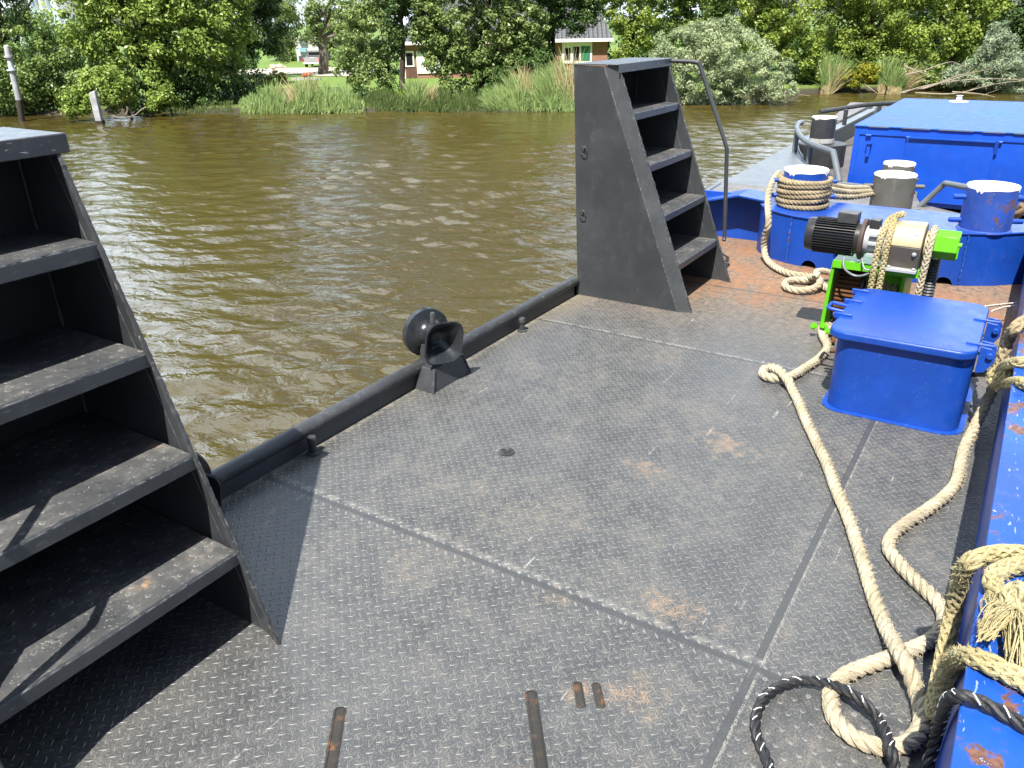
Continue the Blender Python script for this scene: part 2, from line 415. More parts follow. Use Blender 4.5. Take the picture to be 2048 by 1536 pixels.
def studs_mat():
    M = Mat('studded_tread'); x, y, z = M.xyz(); p = .05
    u = x/p; v = y/p; off = (v.floor().mod2())*.5
    a = (u+off).fract()-.5; b = v.fract()-.5
    H = (1-(a*a+b*b)*36.0).mx(0.0)
    n2 = M.noise(5, 6, .65); n3 = M.noise(30, 5, .65); n4 = M.noise(150, 3, .6)
    c = M.mix(n2.step(.3, .7), (.035, .037, .040), (.07, .07, .07))
    c = M.mix((n3*.5+n2*.5).step(.5, .66)*.8, c, (.125, .12, .11))
    c = M.mix((n4*.65+n3*.35).step(.58, .68)*.6, c, (.40, .39, .36))
    ring = H.step(.05, .3)*(1-H.step(.5, .8))
    c = M.mix(ring*n2.step(.42, .62)*.5, c, (.30, .30, .28))
    c = M.mix(n2.step(.64, .72)*.7, c, (.32, .19, .10))
    M.set('Base Color', c); M.set('Roughness', (n3*.3+.42).cl())
    M.bump(H+n3*.3+n4*.12, .8, .003)
    return M.m
STUDS = studs_mat()

# ================================================================== the deck we stand on
d = MB(); d.box(-2.2, 6.38, -.12, 2.36, -.03, 0)
deck = tag(d.build('deck', DECKM, smooth=0), kind='structure')
h = MB(); h.slab([(-2.2, -.8), (6.36, -.8), (6.36, 2.33), (-2.2, 2.33)], -2.9, -.032)
tag(h.build('barge_hull', TUGBLACK), kind='structure')

def slot(a, b, w):
    """worn opening in the plate: a rusty rim round a sunken bar"""
    a = Vector(a); b = Vector(b); t = (b-a).normalized(); n = Vector((-t.y, t.x, 0)); hw = w/2
    def outline(hw, ext):
        q = []
        for k in range(9):
            th = -math.pi/2+math.pi*k/8; q.append(b+t*math.cos(th)*hw*.6+n*math.sin(th)*hw)
        for k in range(9):
            th = math.pi/2+math.pi*k/8; q.append(a+t*math.cos(th)*hw*.6+n*math.sin(th)*hw)
        return q
    o = outline(hw, 0); i = outline(hw*.62, 0); i = [p+(c-p).normalized()*0 for p, c in zip(i, o)]
    m = MB(); V = [(p.x, p.y, .0006) for p in o]+[(p.x, p.y, .004) for p in i]+[(p.x, p.y, .0012) for p in i]
    k = len(o); m.add(V, [(j, (j+1) % k, k+(j+1) % k, k+j) for j in range(k)]+[(k+j, k+(j+1) % k, 2*k+(j+1) % k, 2*k+j) for j in range(k)]+[tuple(range(2*k, 3*k))])
    return m.build('slot', RUST_SHADE_SLOT, deck)
RUST_SHADE_SLOT = paint('rusty_shaded_slot', (.030, .028, .025), rough=.75, dirt=(.15, .085, .042), dirt_amt=.9, rust=1.2, spec=.3, bump=.5)  # rust over a base colour darkened for the shade inside the opening
slot((1.352, .835, 0), (.98, .55, 0), .034); slot((1.04, 1.235, 0), (.72, 1.0, 0), .034)
slot((1.447, .745, 0), (1.385, .70, 0), .026); slot((1.47, .70, 0), (1.41, .655, 0), .026)

m = MB(); m.lathe([(.034, 0), (.034, .004), (.022, .006), (.020, .003), (.012, .003), (.010, .007), (0, .008)], (2.415, 1.60, 0), n=20)
o = m.build('deck_plug', paint('plug_black', (.02, .02, .02), dirt=(.5, .5, .48), dirt_amt=.6)); tag(o, 'small black round deck plug with a pale centre set in the tread plate', 'deck plug')

def stub(x, y, lab):
    m = MB(); m.lathe([(.030, 0), (.030, .006), (.016, .010), (.015, .05), (.020, .052), (.020, .075), (.017, .080), (0, .081)], (x, y, 0), n=16)
    tag(m.build('deck_pin', BLACK_WORN), lab, 'deck pin', 'pins along the side rail')
stub(3.655, 2.295, 'short black pin by the rail between the fairlead and far steps')
stub(1.99, 2.295, 'short black pin by the side rail at the edge of the near steps shadow')

# side rail on the water side: upright flat bar with a round pipe on top
r = thing('side_rail', (1, 2.34, 0), 'low black steel side rail with a round pipe top along the water edge', 'rail')
m = MB(); m.box(-2.2, 4.398, 2.336, 2.348, 0, .078); m.build('flat_bar', BLACK, r, bevel=.002)
m = MB(); m.tube([(-2.2, 2.352, .092)]+[(v, 2.352+.002*math.sin(v*2.1), .092+.0015*math.sin(v*3.3)) for v in np.linspace(-1.8, 4.2, 40)]+[(4.398, 2.352, .092)], .033, 14); m.build('pipe', BLACK_WORN, r)
m = MB(); m.box(4.36, 6.36, 2.336, 2.350, 0, .09); m.build('flat_bar', BLACK, r, bevel=.002)

# ================================================================== steps
TZ = [.284, .567, .852, 1.138]; TOPZ = 1.405; YB = 2.335
def yfront(z): return 1.557+.392*z
def make_steps(x0, rail_right, label):
    t = thing('steel_steps', (x0, 1.557, 0), label, 'steps', 'boarding steps on the deck')
    x1 = x0+.762; tk = .010
    def stringer(xo, inward):
        """side plate with a folded front strip"""
        xi = xo+inward*.022
        q = [0.0, 1.392]
        m = MB()
        back = [(xo, YB, 0), (xo, YB+.052, TOPZ-.009)]
        fr = [(xo, yfront(z)+.088, z) for z in q]
        m.prism([back[0]]+fr+[back[1]], (inward*tk, 0, 0))
        p = m.build('side_plate', BLACK, t, bevel=.0015)
        m = MB()
        for a, b in zip(q[:-1], q[1:]):
            A = (xo-inward*.002, yfront(a)+.086, a); B = (xi, yfront(a), a); C = (xi, yfront(b), b); Dd = (xo-inward*.002, yfront(b)+.086, b)
            off = Vector((inward*.010, .004, -.002))
            m.hexa([A, B, Vector(B)+off, Vector(A)+off, Dd, C, Vector(C)+off, Vector(Dd)+off])
        m.build('folded_strip', STRIP, t)
        for zz0, zz1 in ((0, 1.33),):                # welded edge, slightly lumpy
            w = MB()
            n = int((zz1-zz0)/.012)+2
            pts = [(xi+random.uniform(-.0015, .0015)+inward*.005, yfront(zz0+(zz1-zz0)*k/n)+.004+random.uniform(-.0015, .0015), zz0+(zz1-zz0)*k/n) for k in range(n+1)]
            w.tube(pts, [.006+random.uniform(-.0016, .0020) for _ in pts], 6)
            w.build('weld_bead', BLACK_WORN, t)
    stringer(x0, 1); stringer(x1, -1)
    m = MB(); m.box(x0+tk+.001, x1-tk-.001, YB-.010, YB, 0, TOPZ-.03); m.build('back_plate', BLACK_SHADE, t)
    for xx in (x0+tk+.006, x1-tk-.006):
        m = MB()
        pts = [(xx, YB-.014, z) for z in np.linspace(.005, 1.36, 90)]
        m.tube(pts, [.005+random.uniform(-.0015, .0015) for _ in pts], 6)
        m.build('weld_bead', BLACK_WORN, t)
    for z in TZ:
        y = yfront(z)+.010
        m = MB(); m.box(x0+.024, x1-.024, y, YB-.011, z-.006, z); tr_ = m.build('tread', TREAD, t, bevel=.002)
        m = MB(); m.box(x0+.024, x1-.024, y-.008, y+.0004, z-.042, z+.001); m.build('nosing', STRIP, tr_, bevel=.004)
        m = MB(); n = 60; xs = np.linspace(x0+.03, x1-.03, n)
        m.tube([(v, y-.002+random.uniform(-.001, .001), z-.001) for v in xs], [.004+random.uniform(-.001, .0025) for _ in xs], 6)
        m.build('weld_bead', BLACK_WORN, t)
    m = MB(); m.box(x0-.005, x1+.005, 2.0972, YB+.055, TOPZ-.008, TOPZ); m.box(x0-.004, x1+.004, 2.088, 2.0974, TOPZ-.048, TOPZ+.001)
    m.build('top_platform', TOPM, t, bevel=.003)
    # handrail bent from pipe, standing off the outer side plate
    xr = x1+.012 if rail_right else x0-.012; s = 1 if rail_right else -1
    pts = [(xr-s*.01, 2.115, 1.388), (xr, 2.06, 1.386), (xr+s*.012, 1.95, 1.382), (xr+s*.012, 1.915, 1.372), (xr+s*.012, 1.90, 1.345), (xr+s*.012, 1.70, .905), (xr+s*.012, 1.685, .86), (xr+s*.012, 1.68, .82), (xr+s*.012, 1.646, .33), (xr, 1.640, .27)]
    m = MB(); m.tube(spline(pts, .02), .0135, 12); m.build('handrail', BLACK, t)
    for z, yy in ((.92, 2.30), (.535, 2.30)):        # lashing eyes on the outer side
        m = MB(); c = Vector((x0-.020, yy, z))
        m.tube([c+Vector((0, .020*math.sin(a), .022*math.cos(a))) for a in np.linspace(0, 6.283, 18)[:-1]], .0030, 8, closed=True)
        m.cyl((x0-.024, yy, z+.018), (x0+.002, yy, z+.018), .005)
        m.build('lashing_eye', BLACK_WORN, t)
    if rail_right:
        m = MB(); m.tube(spline([(x1+.002, 1.63, .12), (x1+.05, 1.60, .10), (x1+.055, 1.66, .05), (x1+.01, 1.72, .04)], .01), .006, 8); m.build('foot_loop', BLACK, t)
    return t
BLACK_SHADE = paint('shade_painted_black', (.012, .013, .016), rough=.55, dirt=(.06, .055, .05), dirt_amt=.2, bump=.1)  # black steel again, darkened to put the shade inside the steps into its colour
STRIP = paint('folded_strip_steel', (.045, .049, .053), rough=.42, dirt=(.12, .12, .11), dirt_amt=.3, chips=.3, chipcol=(.34, .35, .35), edge=.9, edger=.008)
TREAD = STUDS
TOPM = paint('platform_top', (.05, .055, .062), rough=.4, dirt=(.16, .17, .18), dirt_amt=.5, chips=.9, chipcol=(.55, .58, .60), bump=.3, spec=.35, edge=.6)
make_steps(4.405, True, 'black steel steps at the far end of the side rail, handrail on their right')
st = make_steps(.391, False, 'black steel steps close at the left edge of the picture, cut off by it')
m = MB(); m.slab([(.60, 2.17), (1.03, 2.17), (1.01, 2.36), (.62, 2.36)], TOPZ+.002, TOPZ+.045)
m.build('top_block', BLACK_WORN, st, bevel=.006)

# ================================================================== fairleads (rollers at the deck edge)
def make_fairlead(cx, label, ped=.155, dz=0.):
    t = thing('roller_fairlead', (cx, 2.30, 0), label, 'fairlead', 'rollers at the deck edge')
    m = MB(); z1 = .105
    z1 += dz*.6; b = [(cx-.155, 2.215), (cx+ped, 2.215), (cx+ped, 2.405), (cx-.155, 2.405)]; u = [(cx-.105, 2.24), (cx+ped-.03, 2.24), (cx+ped-.04, 2.385), (cx-.10, 2.385)]
    m.hexa([(x, y, 0) for x, y in b]+[(x, y, z1) for x, y in u]); m.build('pedestal', BLACK, t, bevel=.003)
    for (bx, by), (ux, uy) in zip(b, u):
        w = MB()
        pts = [(bx+(ux-bx)*k/10, by+(uy-by)*k/10, z1*k/10) for k in range(11)]
        w.tube(pts, [.006+random.uniform(-.001, .002) for _ in pts], 6)
        w.build('weld_bead', BLACK_WORN, t)
    ax = Vector((-.36, -.93, -.05)).normalized(); c = Vector((cx-.012, 2.315, .236+dz))
    m = MB(); prof = [(.02, -.085), (.114, -.085), (.124, -.077), (.124, -.048), (.117, -.043), (.085, -.038), (.060, -.018), (.053, .01), (.058, .04), (.078, .072), (.104, .094), (.115, .104), (.117, .111), (.111, .115), (.092, .10), (.062, .062), (.038, .03), (.02, .02)]
    m.lathe(prof, c, ax, 48)
    e1_ = Vector((0, 0, 1)).cross(ax).normalized(); e2_ = ax.cross(e1_)
    for i in range(10*48, 16*48):                       # the front lip is cast as a rounded square
        p_ = Vector(m.v[i])-c; hgt = p_.dot(ax); q_ = p_-ax*hgt; th = math.atan2(q_.dot(e2_), q_.dot(e1_)); m.v[i] = tuple(c+ax*hgt+q_*(1.0+.07*math.cos(4*(th-R(38)))))
    m.build('spool', SPOOL, t, smooth=50)
    m = MB(); q = c+ax*.01+Vector((0, 0, .045)); m.lathe([(.022, 0), (.022, .012), (.013, .014), (.0125, .075), (.010, .08), (0, .081)], q, (0, -.05, 1), 14); m.build('locking_bolt', BLACK_WORN, t)
    m = MB(); m.hexa([(cx-.075, 2.27, z1-.002), (cx+.05, 2.27, z1-.002), (cx+.05, 2.36, z1-.002), (cx-.075, 2.36, z1-.002), (cx-.06, 2.28, .2+dz), (cx+.01, 2.28, .2+dz), (cx+.01, 2.35, .2+dz), (cx-.06, 2.35, .2+dz)]); m.build('cradle', BLACK, t)
    return t
SPOOL = paint('spool_black', (.018, .02, .023), rough=.28, dirt=(.07, .09, .10), dirt_amt=.35, chips=.25, chipcol=(.2, .25, .26), bump=.2)
make_fairlead(2.865, 'black steel roller fairlead on a welded pedestal halfway along the side rail')
make_fairlead(1.395, 'black roller fairlead half hidden behind the near left steps', .03, -.09)

# ================================================================== blue bulwark on the right
BT = .45
bw = thing('bulwark', (2, -.45, 0), 'long worn blue steel bulwark with rusty flat top down the right side', 'bulwark')
m = MB(); m.box(-2.2, 6.06, -.125, -.11, 0, BT-.006); m.build('inner_plate', BLUE, bw)
m = MB(); m.box(-2.2, 6.08, -.80, -.102, BT-.006, BT+.004); m.build('top_plate', BLUE_WORN, bw, bevel=.004)
m = MB(); m.box(-2.2, 6.06, -.80, -.785, 0, BT-.006); m.build('outer_plate', BLUE, bw)

# ================================================================== blue bow bulwark, rounded
BZ = .345
curve = [(6.06, 1.66), (5.985, 1.62), (5.90, 1.55), (5.83, 1.45), (5.775, 1.33), (5.735, 1.18), (5.715, 1.0), (5.708, .8), (5.715, .62), (5.74, .45), (5.775, .31), (5.83, .18), (5.905, .05), (6.0, -.06), (6.05, -.108)]
bb = thing('bow_bulwark', (6.1, .8, 0), 'rounded blue box bulwark across the bow carrying the bollards', 'bulwark')
m = MB(); m.slab(curve+[(6.40, -.108), (6.40, 1.66)], .001, BZ); body = m.build('box', BLUE, bb, bevel=0, smooth=40)
cm = MB()
for (cx, cy, rr, cz) in ((5.72, 1.19, .055, .0), (5.77, .335, .055, .0), (5.72, .93, .105, .135)):
    cm.cyl((cx-.25, cy, cz), (cx+.30, cy, cz), rr, 24)
cut(body, cm)
m = MB(); m.tube([(x-.004, y, BZ+.002) for x, y in curve], .007, 8); m.build('edge_bead', BLUE, bb)
for yy, xx in ((1.36, 5.784), (.245, 5.797)):
    m = MB()
    pts = [(xx-.002+random.uniform(-.002, .002), yy+random.uniform(-.003, .003), z) for z in np.linspace(.01, BZ-.01, 26)]
    m.tube(pts, [.004+random.uniform(-.002, .003) for _ in pts], 6); m.build('weld_seam', BLUE_WORN, bb)
wg = thing('wing_plate', (6.3, 2.0, 0), 'dark blue recessed wing plate with a capped top beside the far steps', 'bulwark')
m = MB(); m.box(6.30, 6.33, 1.663, 2.36, .001, .36); m.build('wall', BLUE, wg)
m = MB(); m.prism([(6.12, 1.664, .352), (6.40, 1.664, .352), (6.40, 1.86, .372), (6.12, 1.86, .372)], (0, 0, .012)); m.prism([(6.12, 1.86, .372), (6.40, 1.86, .372), (6.40, 2.36, .25), (6.12, 2.36, .25)], (0, 0, .012)); m.build('cap', BLUE, wg)

# ================================================================== bollards
def make_bollard(x, y, z0, z1, rad, mat, label, pins=(), pinmat=None, white=.012, rim=.03, base=None):
    t = thing('bollard', (x, y, z0), label, 'bollard', 'mooring bollards')
    m = MB(); m.lathe([(rad+.012, 0), (rad+.010, .006), (rad, .012), (rad, (z1-z0)-.006), (rad-.006, z1-z0)], (x, y, z0), n=44); m.build('post', mat, t, smooth=30)
    V = [(rad+.001, z1-z0-rim), (rad+.0015, z1-z0-.004), (rad-.004, z1-z0+.003), (0, z1-z0+.006)]
    m = MB(); n = 72; pts = []; drips = {int(v*n) for v in (.42, .455, .71)}
    for k in range(n):
        a = 2*math.pi*k/n; dr = -rim*(.50+.10*math.sin(a*3+x)+.08*math.sin(a*7+y)+(.55 if k in drips else 0))
        pts.append((a, dr))
    vv = []; ff = []
    for a, dr in pts: vv.append((x+(rad+.0015)*math.cos(a), y+(rad+.0015)*math.sin(a), z1+dr))
    for a, dr in pts: vv.append((x+(rad+.0015)*math.cos(a), y+(rad+.0015)*math.sin(a), z1-.002))
    for a, dr in pts: vv.append((x+(rad-.004)*math.cos(a), y+(rad-.004)*math.sin(a), z1+.004))
    for k in range(n):
        j = (k+1) % n; ff += [(k, j, n+j, n+k), (n+k, n+j, 2*n+j, 2*n+k)]
    ff.append(tuple(range(2*n, 3*n))); m.add(vv, ff); m.build('white_top', WHITE, t)
    for z, dx, dy in pins:
        m = MB(); dd = Vector((dx, dy, 0)).normalized()
        a = Vector((x, y, z))-dd*(rad+.07); b = Vector((x, y, z))+dd*(rad+.07)
        m.tube([a, a+dd*.004, b-dd*.004, b], [.012, .0165, .0165, .012], 12); m.build('cross_pin', pinmat or mat, t)
    return t
PD = (.33, -.94)
make_bollard(6.15, 1.385, BZ, .615, .155, BLUE, 'blue bollard with white top wound with turns of rope', [(.42, *PD), (.53, *PD)])
make_bollard(5.995, .18, BZ, .628, .152, BLUEBOLT, 'scuffed blue bollard with white top nearest the right edge', [(.55, *PD), (.40, *PD)], BLUE)
make_bollard(7.06, .90, .10, .475, .158, GREYBOLT, 'grey worn bollard with white top rising behind the winch motor', [(.38, *PD), (.20, *PD)], rim=.02)
make_bollard(8.12, 1.02, .0, .40, .135, GREYBOLT, 'smaller grey bollard with white top in front of the blue deckhouse', [(.24, .6, -.8)])
t = make_bollard(11.0, 2.345, .135, .455, .150, TUGBLACK, 'black bollard with white top mounted on a wide black drum on the tug', [])
m = MB(); m.lathe([(.285, 0), (.29, .01), (.29, .33), (.283, .338)], (11.02, 2.33, -.205), n=44); m.build('base_drum', TUGBLACK, t)
m = MB(); m.lathe([(.151, 0), (.1515, .055), (.150, .06)], (11.0, 2.345, .14), n=44); m.build('white_band', paint('flaking_white', (.33, .33, .31), dirt=(.03, .03, .03), dirt_amt=1.7, chips=1, chipcol=(.03, .03, .03)), t)
# ================================================================== blue hatch with lid
def rrect(x0, x1, y0, y1, r, n=7):
    q = []
    for cx, cy, a0 in ((x1-r, y1-r, 0), (x0+r, y1-r, 90), (x0+r, y0+r, 180), (x1-r, y0+r, 270)):
        for k in range(n): a = R(a0+90*k/(n-1)); q.append((cx+r*math.cos(a), cy+r*math.sin(a)))
    return q
HX0, HX1, HY0, HY1 = 3.515, 4.15, .028, .575
ht = thing('deck_hatch', (3.83, .3, 0), 'bright blue square deck hatch with rounded lid in front of the green winch', 'hatch')
m = MB(); m.slab(rrect(HX0, HX1, HY0, HY1, .085, 10), 0, .345); m.build('coaming', BLUE, ht, smooth=30)
m = MB(); p0 = rrect(HX0-.022, HX1+.022, HY0-.022, HY1+.022, .10, 10); m.slab([(x+random.uniform(-.002, .002), y+random.uniform(-.002, .002)) for x, y in p0], .0005, .006); m.build('weld_skirt', BLUE, ht)
m = MB(); m.slab(rrect(HX0-.028, HX1+.045, HY0-.004, HY1+.03, .075, 12), .346, .386); m.build('lid', BLUE, ht, bevel=.010, seg=3)
def lug(x, y0, y1, w=.014):
    m = MB(); m.box(x-w/2, x+w/2, y0, y1, .372, .400); return m
for x in (3.70, 3.92, 4.10):
    b = lug(x, HY1-.03, HY1+.05); b.build('lid_lug', BLUE, ht, bevel=.003)
m = MB(); m.tube(spline([(3.78, HY1+.01, .378), (3.78, HY1+.085, .385), (3.79, HY1+.095, .386), (3.86, HY1+.095, .386), (3.87, HY1+.085, .385), (3.87, HY1+.01, .378)], .008), .0085, 10); m.build('lid_handle', BLUE, ht)
m = MB(); m.cyl((3.745, HY1+.02, .372), (3.745, HY1+.06, .372), .010); m.build('toggle', BLUE, ht)
for x in (3.60, 3.93):
    m = MB(); m.prism([(x-.03, .02, .394), (x-.03, -.022, .390), (x-.03, -.040, .37), (x-.03, -.040, .335), (x-.03, -.012, .285), (x-.03, .02, .275)], (.010, 0, 0)); m.build('hinge', BLUE, ht, bevel=.002); m = MB(); m.prism([(x+.045, .02, .394), (x+.045, -.022, .390), (x+.045, -.040, .37), (x+.045, -.040, .335), (x+.045, -.012, .285), (x+.045, .02, .275)], (.010, 0, 0)); hg = m.build('hinge', BLUE, ht, bevel=.002)
    m = MB(); m.box(x+.004, x+.02, -.03, .075, .384, .393); m.cyl((x-.045, -.02, .362), (x+.07, -.02, .362), .013); m.build('hinge_pin', BLUE, hg, bevel=.002)
m = MB(); 
for (yy, zz) in ((.15, .2),): pass
m.lathe([(.028, 0), (.028, .008), (.02, .012), (0, .012)], (4.3, -.02, 0), n=16); tag(m.build('deck_pin', BLACK_WORN), 'small dark round deck fitting between the hatch and the right bulwark', 'deck pin', 'pins along the side rail')

# rusty shackle by the hatch
sh = thing('shackle', (4.05, .66, 0), 'small rusty shackle lying on the deck against the left side of the hatch', 'shackle')
b0 = at(1664, 690, z=.02)
m = MB(); m.tube(spline([at(1668, 662, z=.05), at(1667, 683, z=.03)], .01), .009, 8); m.build('pin', RUST, sh)
m = MB(); m.tube(spline([at(1668, 683, z=.03), at(1658, 684, z=.025), at(1656, 697, z=.02), at(1662, 700, z=.018), at(1672, 701, z=.018)], .008), .007, 8); m.build('bow', RUST, sh)

HOUSING_DARK = paint('dark_brown_housing', (.075, .065, .045), rough=.4, dirt=(.16, .12, .07), dirt_amt=.5, rust=.2, bump=.15)  # dark brown-grey tone for the lower half of the gearbox
# ================================================================== green winch
WX, WZ = 4.42, .572
wt = thing('deck_winch', (4.5, .55, 0), 'lime green rope winch with black finned motor and cream gearbox behind the hatch', 'winch')
Y1 = (0, -1, 0)
mo = MB(); mo.lathe([(.055, 0), (.078, .012), (.080, .02), (.080, .25), (.070, .255), (0.03, .256)], (WX, .925, WZ), Y1, 36)
for k in range(40):
    a = 2*math.pi*k/40
    if abs(((a+math.pi) % (2*math.pi))-math.pi) < 0: continue
    u = Vector((math.cos(a), 0, math.sin(a))); w = Vector((-math.sin(a), 0, math.cos(a)))
    mo.obox(Vector((WX, .80, WZ))+u*.086, (.018, .205, .0032), Matrix((u, Vector((0, 1, 0)), w)).transposed())
mo.build('motor', MOTOR, wt, smooth=30)
m = MB(); m.lathe([(.03, 0), (.084, .002), (.088, .02), (.088, .045), (.07, .05)], (WX, .945, WZ), Y1, 32); m.build('fan_cover', MOTOR, wt)
m = MB(); m.obox((WX-.055, .80, WZ-.042), (.03, .13, .012), Matrix.Rotation(R(-35), 3, 'Y')); m.build('name_plate', plain('plate_alloy', (.45, .46, .47), .4), wt, bevel=.002)
m = MB(); m.box(WX-.035, WX+.055, .70, .80, WZ+.075, WZ+.135); m.build('terminal_box', plain('terminal_grey', (.035, .037, .04), .45), wt, bevel=.005)
m = MB(); m.lathe([(.07, 0), (.104, 0), (.106, .004), (.106, .018), (.10, .022), (.07, .022)], (WX, .672, WZ), Y1, 36); m.build('motor_flange', paint('flange_brown', (.05, .032, .026), rough=.6, dirt=(.14, .08, .05), dirt_amt=.5), wt)
m = MB(); m.lathe([(.072, 0), (.070, .05), (.074, .075), (.080, .085), (.098, .088), (.098, .112), (.09, .116), (.07, .116)], (WX, .650, WZ), Y1, 36)
for zz in (-.06, .0, .045): m.box(WX-.088, WX-.06, .585, .625, WZ+zz-.006, WZ+zz+.006)
m.build('coupling', ALLOY, wt, smooth=35)
m = MB(); m.box(WX-.03, WX+.04, .59, .64, WZ+.06, WZ+.112); m.build('junction_box', plain('junction_black', (.02, .02, .022), .4), wt, bevel=.004)
def octo(r0, r1, ya, yb):
    m = MB(); A = [(WX+r0*math.cos(R(22.5+45*k)), ya, WZ+.004+r0*math.sin(R(22.5+45*k))) for k in range(8)]; B = [(WX+r1*math.cos(R(22.5+45*k)), yb, WZ+.004+r1*math.sin(R(22.5+45*k))) for k in range(8)]
    m.add(A+B, [tuple(range(8))[::-1], tuple(range(8, 16))]+[(i, (i+1) % 8, 8+(i+1) % 8, 8+i) for i in range(8)]); return m
gb = MB(); gp = [(.02, .112), (-.055, .106), (-.100, .060), (-.116, .022), (-.117, .012), (.115, .012), (.112, .04), (.085, .085)]
ga = [(WX+a, .530, WZ+b) for a, b in gp]; gb_ = [(WX+a*1.05, .375, WZ+b*1.04) for a, b in gp]
gb.add(ga+gb_, [tuple(range(8))[::-1], tuple(range(8, 16))]+[(i, (i+1) % 8, 8+(i+1) % 8, 8+i) for i in range(8)])
g = gb.build('gearbox', GEARBOX, wt, bevel=.004)
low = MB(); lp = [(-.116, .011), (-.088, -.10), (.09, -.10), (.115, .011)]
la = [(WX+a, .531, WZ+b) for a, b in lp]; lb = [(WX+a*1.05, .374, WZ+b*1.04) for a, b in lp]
low.add(la+lb, [(3, 2, 1, 0), (4, 5, 6, 7)]+[(i, (i+1) % 4, 4+(i+1) % 4, 4+i) for i in range(4)]); low.build('lower_housing', HOUSING_DARK, g, bevel=.003)
m = MB(); m.lathe([(.10, 0), (.122, .002), (.122, .012), (.10, .014)], (WX, .535, WZ), Y1, 32); m.build('gearbox_flange', GEARBOX, g)
for (dx, yy, dz) in ((-.112, .40, -.02), (-.086, .405, .075)):
    m = MB(); n_ = Vector((dx, 0, dz)).normalized(); m.lathe([(.011, 0), (.011, .006), (.007, .010), (0, .011)], Vector((WX, yy, WZ))+Vector((dx, 0, dz)), n_, 8); m.build('plug', ALLOY, g)
m = MB(); m.obox((WX-.079, .455, WZ+.082), (.004, .032, .03), Matrix.Rotation(R(45), 3, 'Y')); m.build('data_plate', plain('data_plate', (.40, .48, .58), .35), g)
m = MB(); m.box(WX-.125, WX+.11, .375, .525, WZ-.118, WZ-.100)
for yy in (.39, .505): m.lathe([(.010, 0), (.010, .010), (0, .012)], (WX-.115, yy, WZ-.10), (0, 0, 1), 6)
m.build('gearbox_foot', ALLOY, g, bevel=.003)
m = MB(); m.lathe([(.055, 0), (.072, .004), (.072, .022), (.05, .026), (.04, .03), (.04, .06)], (WX, .372, WZ+.006), Y1, 32); m.build('output_shaft', GEARBOX, wt)
m = MB(); hx = [(WX+.074*math.cos(R(15+60*k)), WZ+.018+.074*math.sin(R(15+60*k))) for k in range(6)]
m.prism([(a, .325, b) for a, b in hx], (0, -.105, 0)); m.build('end_cap', GREEN, wt, bevel=.004)
m = MB(); m.obox((WX-.055, .2165, WZ+.0), (.02, .006, .06), Matrix.Rotation(R(8), 3, 'Y')); m.cyl((WX-.052, .222, WZ+.035), (WX-.052, .205, WZ+.035), .012); m.build('cap_latch', GREEN, wt)
# frame
m = MB(); m.box(WX-.045, WX+.32, .335, .785, .448, .456); m.box(WX-.053, WX-.045, .335, .785, .415, .458); m.build('bed_plate', GREEN, wt, bevel=.002)
m = MB()
m.hexa([(4.405, .790, .02), (4.455, .790, .02), (4.455, .812, .02), (4.405, .812, .02), (4.372, .772, .448), (4.422, .772, .448), (4.422, .788, .448), (4.372, .788, .448)]); m.hexa([(4.455, .795, .02), (4.84, .80, .02), (4.84, .812, .02), (4.455, .812, .02), (4.42, .776, .448), (4.74, .776, .448), (4.74, .788, .448), (4.42, .788, .448)])
m.build('side_frame', GREEN, wt, bevel=.002)
m = MB()
for c in ((4.395, .785, .075), (4.395, .765, .05), (4.395, .835, .065)):
    m.lathe([(.020, 0), (.020, .014), (.011, .014), (.011, .03), (0, .031)], c, (-1, 0, .15), 6)
m.build('foot_bolt', GREEN, wt)
m = MB(); m.box(4.385, 4.425, .425, .440, .02, .415); m.box(4.425, 4.75, .425, .433, .02, .415); m.build('side_frame', GREEN, wt, bevel=.002)
m = MB(); m.box(4.53, 4.56, .44, .66, .30, .385); m.build('cross_plate', GREEN, wt)
m = MB(); gc = Vector((4.66, .765, .225)); m.lathe([(.04, 0), (.195, 0), (.195, .12), (.04, .12)], gc, Y1, 60)
for k in range(56):
    a = 2*math.pi*k/56; u = Vector((math.cos(a), 0, math.sin(a))); w = Vector((-math.sin(a), 0, math.cos(a)))
    m.obox(gc+u*.203+Vector((0, -.06, 0)), (.024, .118, .011), Matrix((u, Vector((0, 1, 0)), w)).transposed())
m.build('gear_wheel', RUST, wt, smooth=30)
m = MB(); m.lathe([(.05, 0), (.215, 0), (.215, .012), (.05, .012)], (4.66, .642, .225), Y1, 48); m.build('drum_flange', MOTOR, wt)
m = MB(); m.lathe([(.13, 0), (.13, .17)], (4.66, .63, .235), Y1, 30); m.build('drum', MOTOR, wt)
m = MB(); hp = []
for k in range(6*30):
    a = 2*math.pi*k/30; hp.append((4.66+.148*math.cos(a), .625-.16*k/180, .235+.148*math.sin(a)))
rope_mesh(m, hp, .016, fuzz=10); m.build('wound_rope', ROPE_Y, wt)
m = MB(); pts = [(4.50, .318, z) for z in np.linspace(.02, .50, 60)]; m.tube(pts, [.026+.006*(k % 2) for k in range(60)], 14); m.build('corrugated_sleeve', plain('sleeve_dark', (.05, .052, .055), .55), wt, smooth=0)
m = MB(); m.tube(spline([(WX-.05, .735, WZ-.08), (WX-.085, .72, WZ-.14), (WX-.085, .66, WZ-.175), (WX-.085, .60, WZ-.155), (WX-.06, .565, WZ-.10)], .01), .006, 8); m.tube(spline([(WX-.06, .645, WZ-.085), (WX-.09, .62, WZ-.13), (WX-.09, .585, WZ-.13), (WX-.07, .555, WZ-.09)], .01), .005, 8)
m.build('motor_cable', plain('cable_grey', (.12, .14, .15), .45), wt)

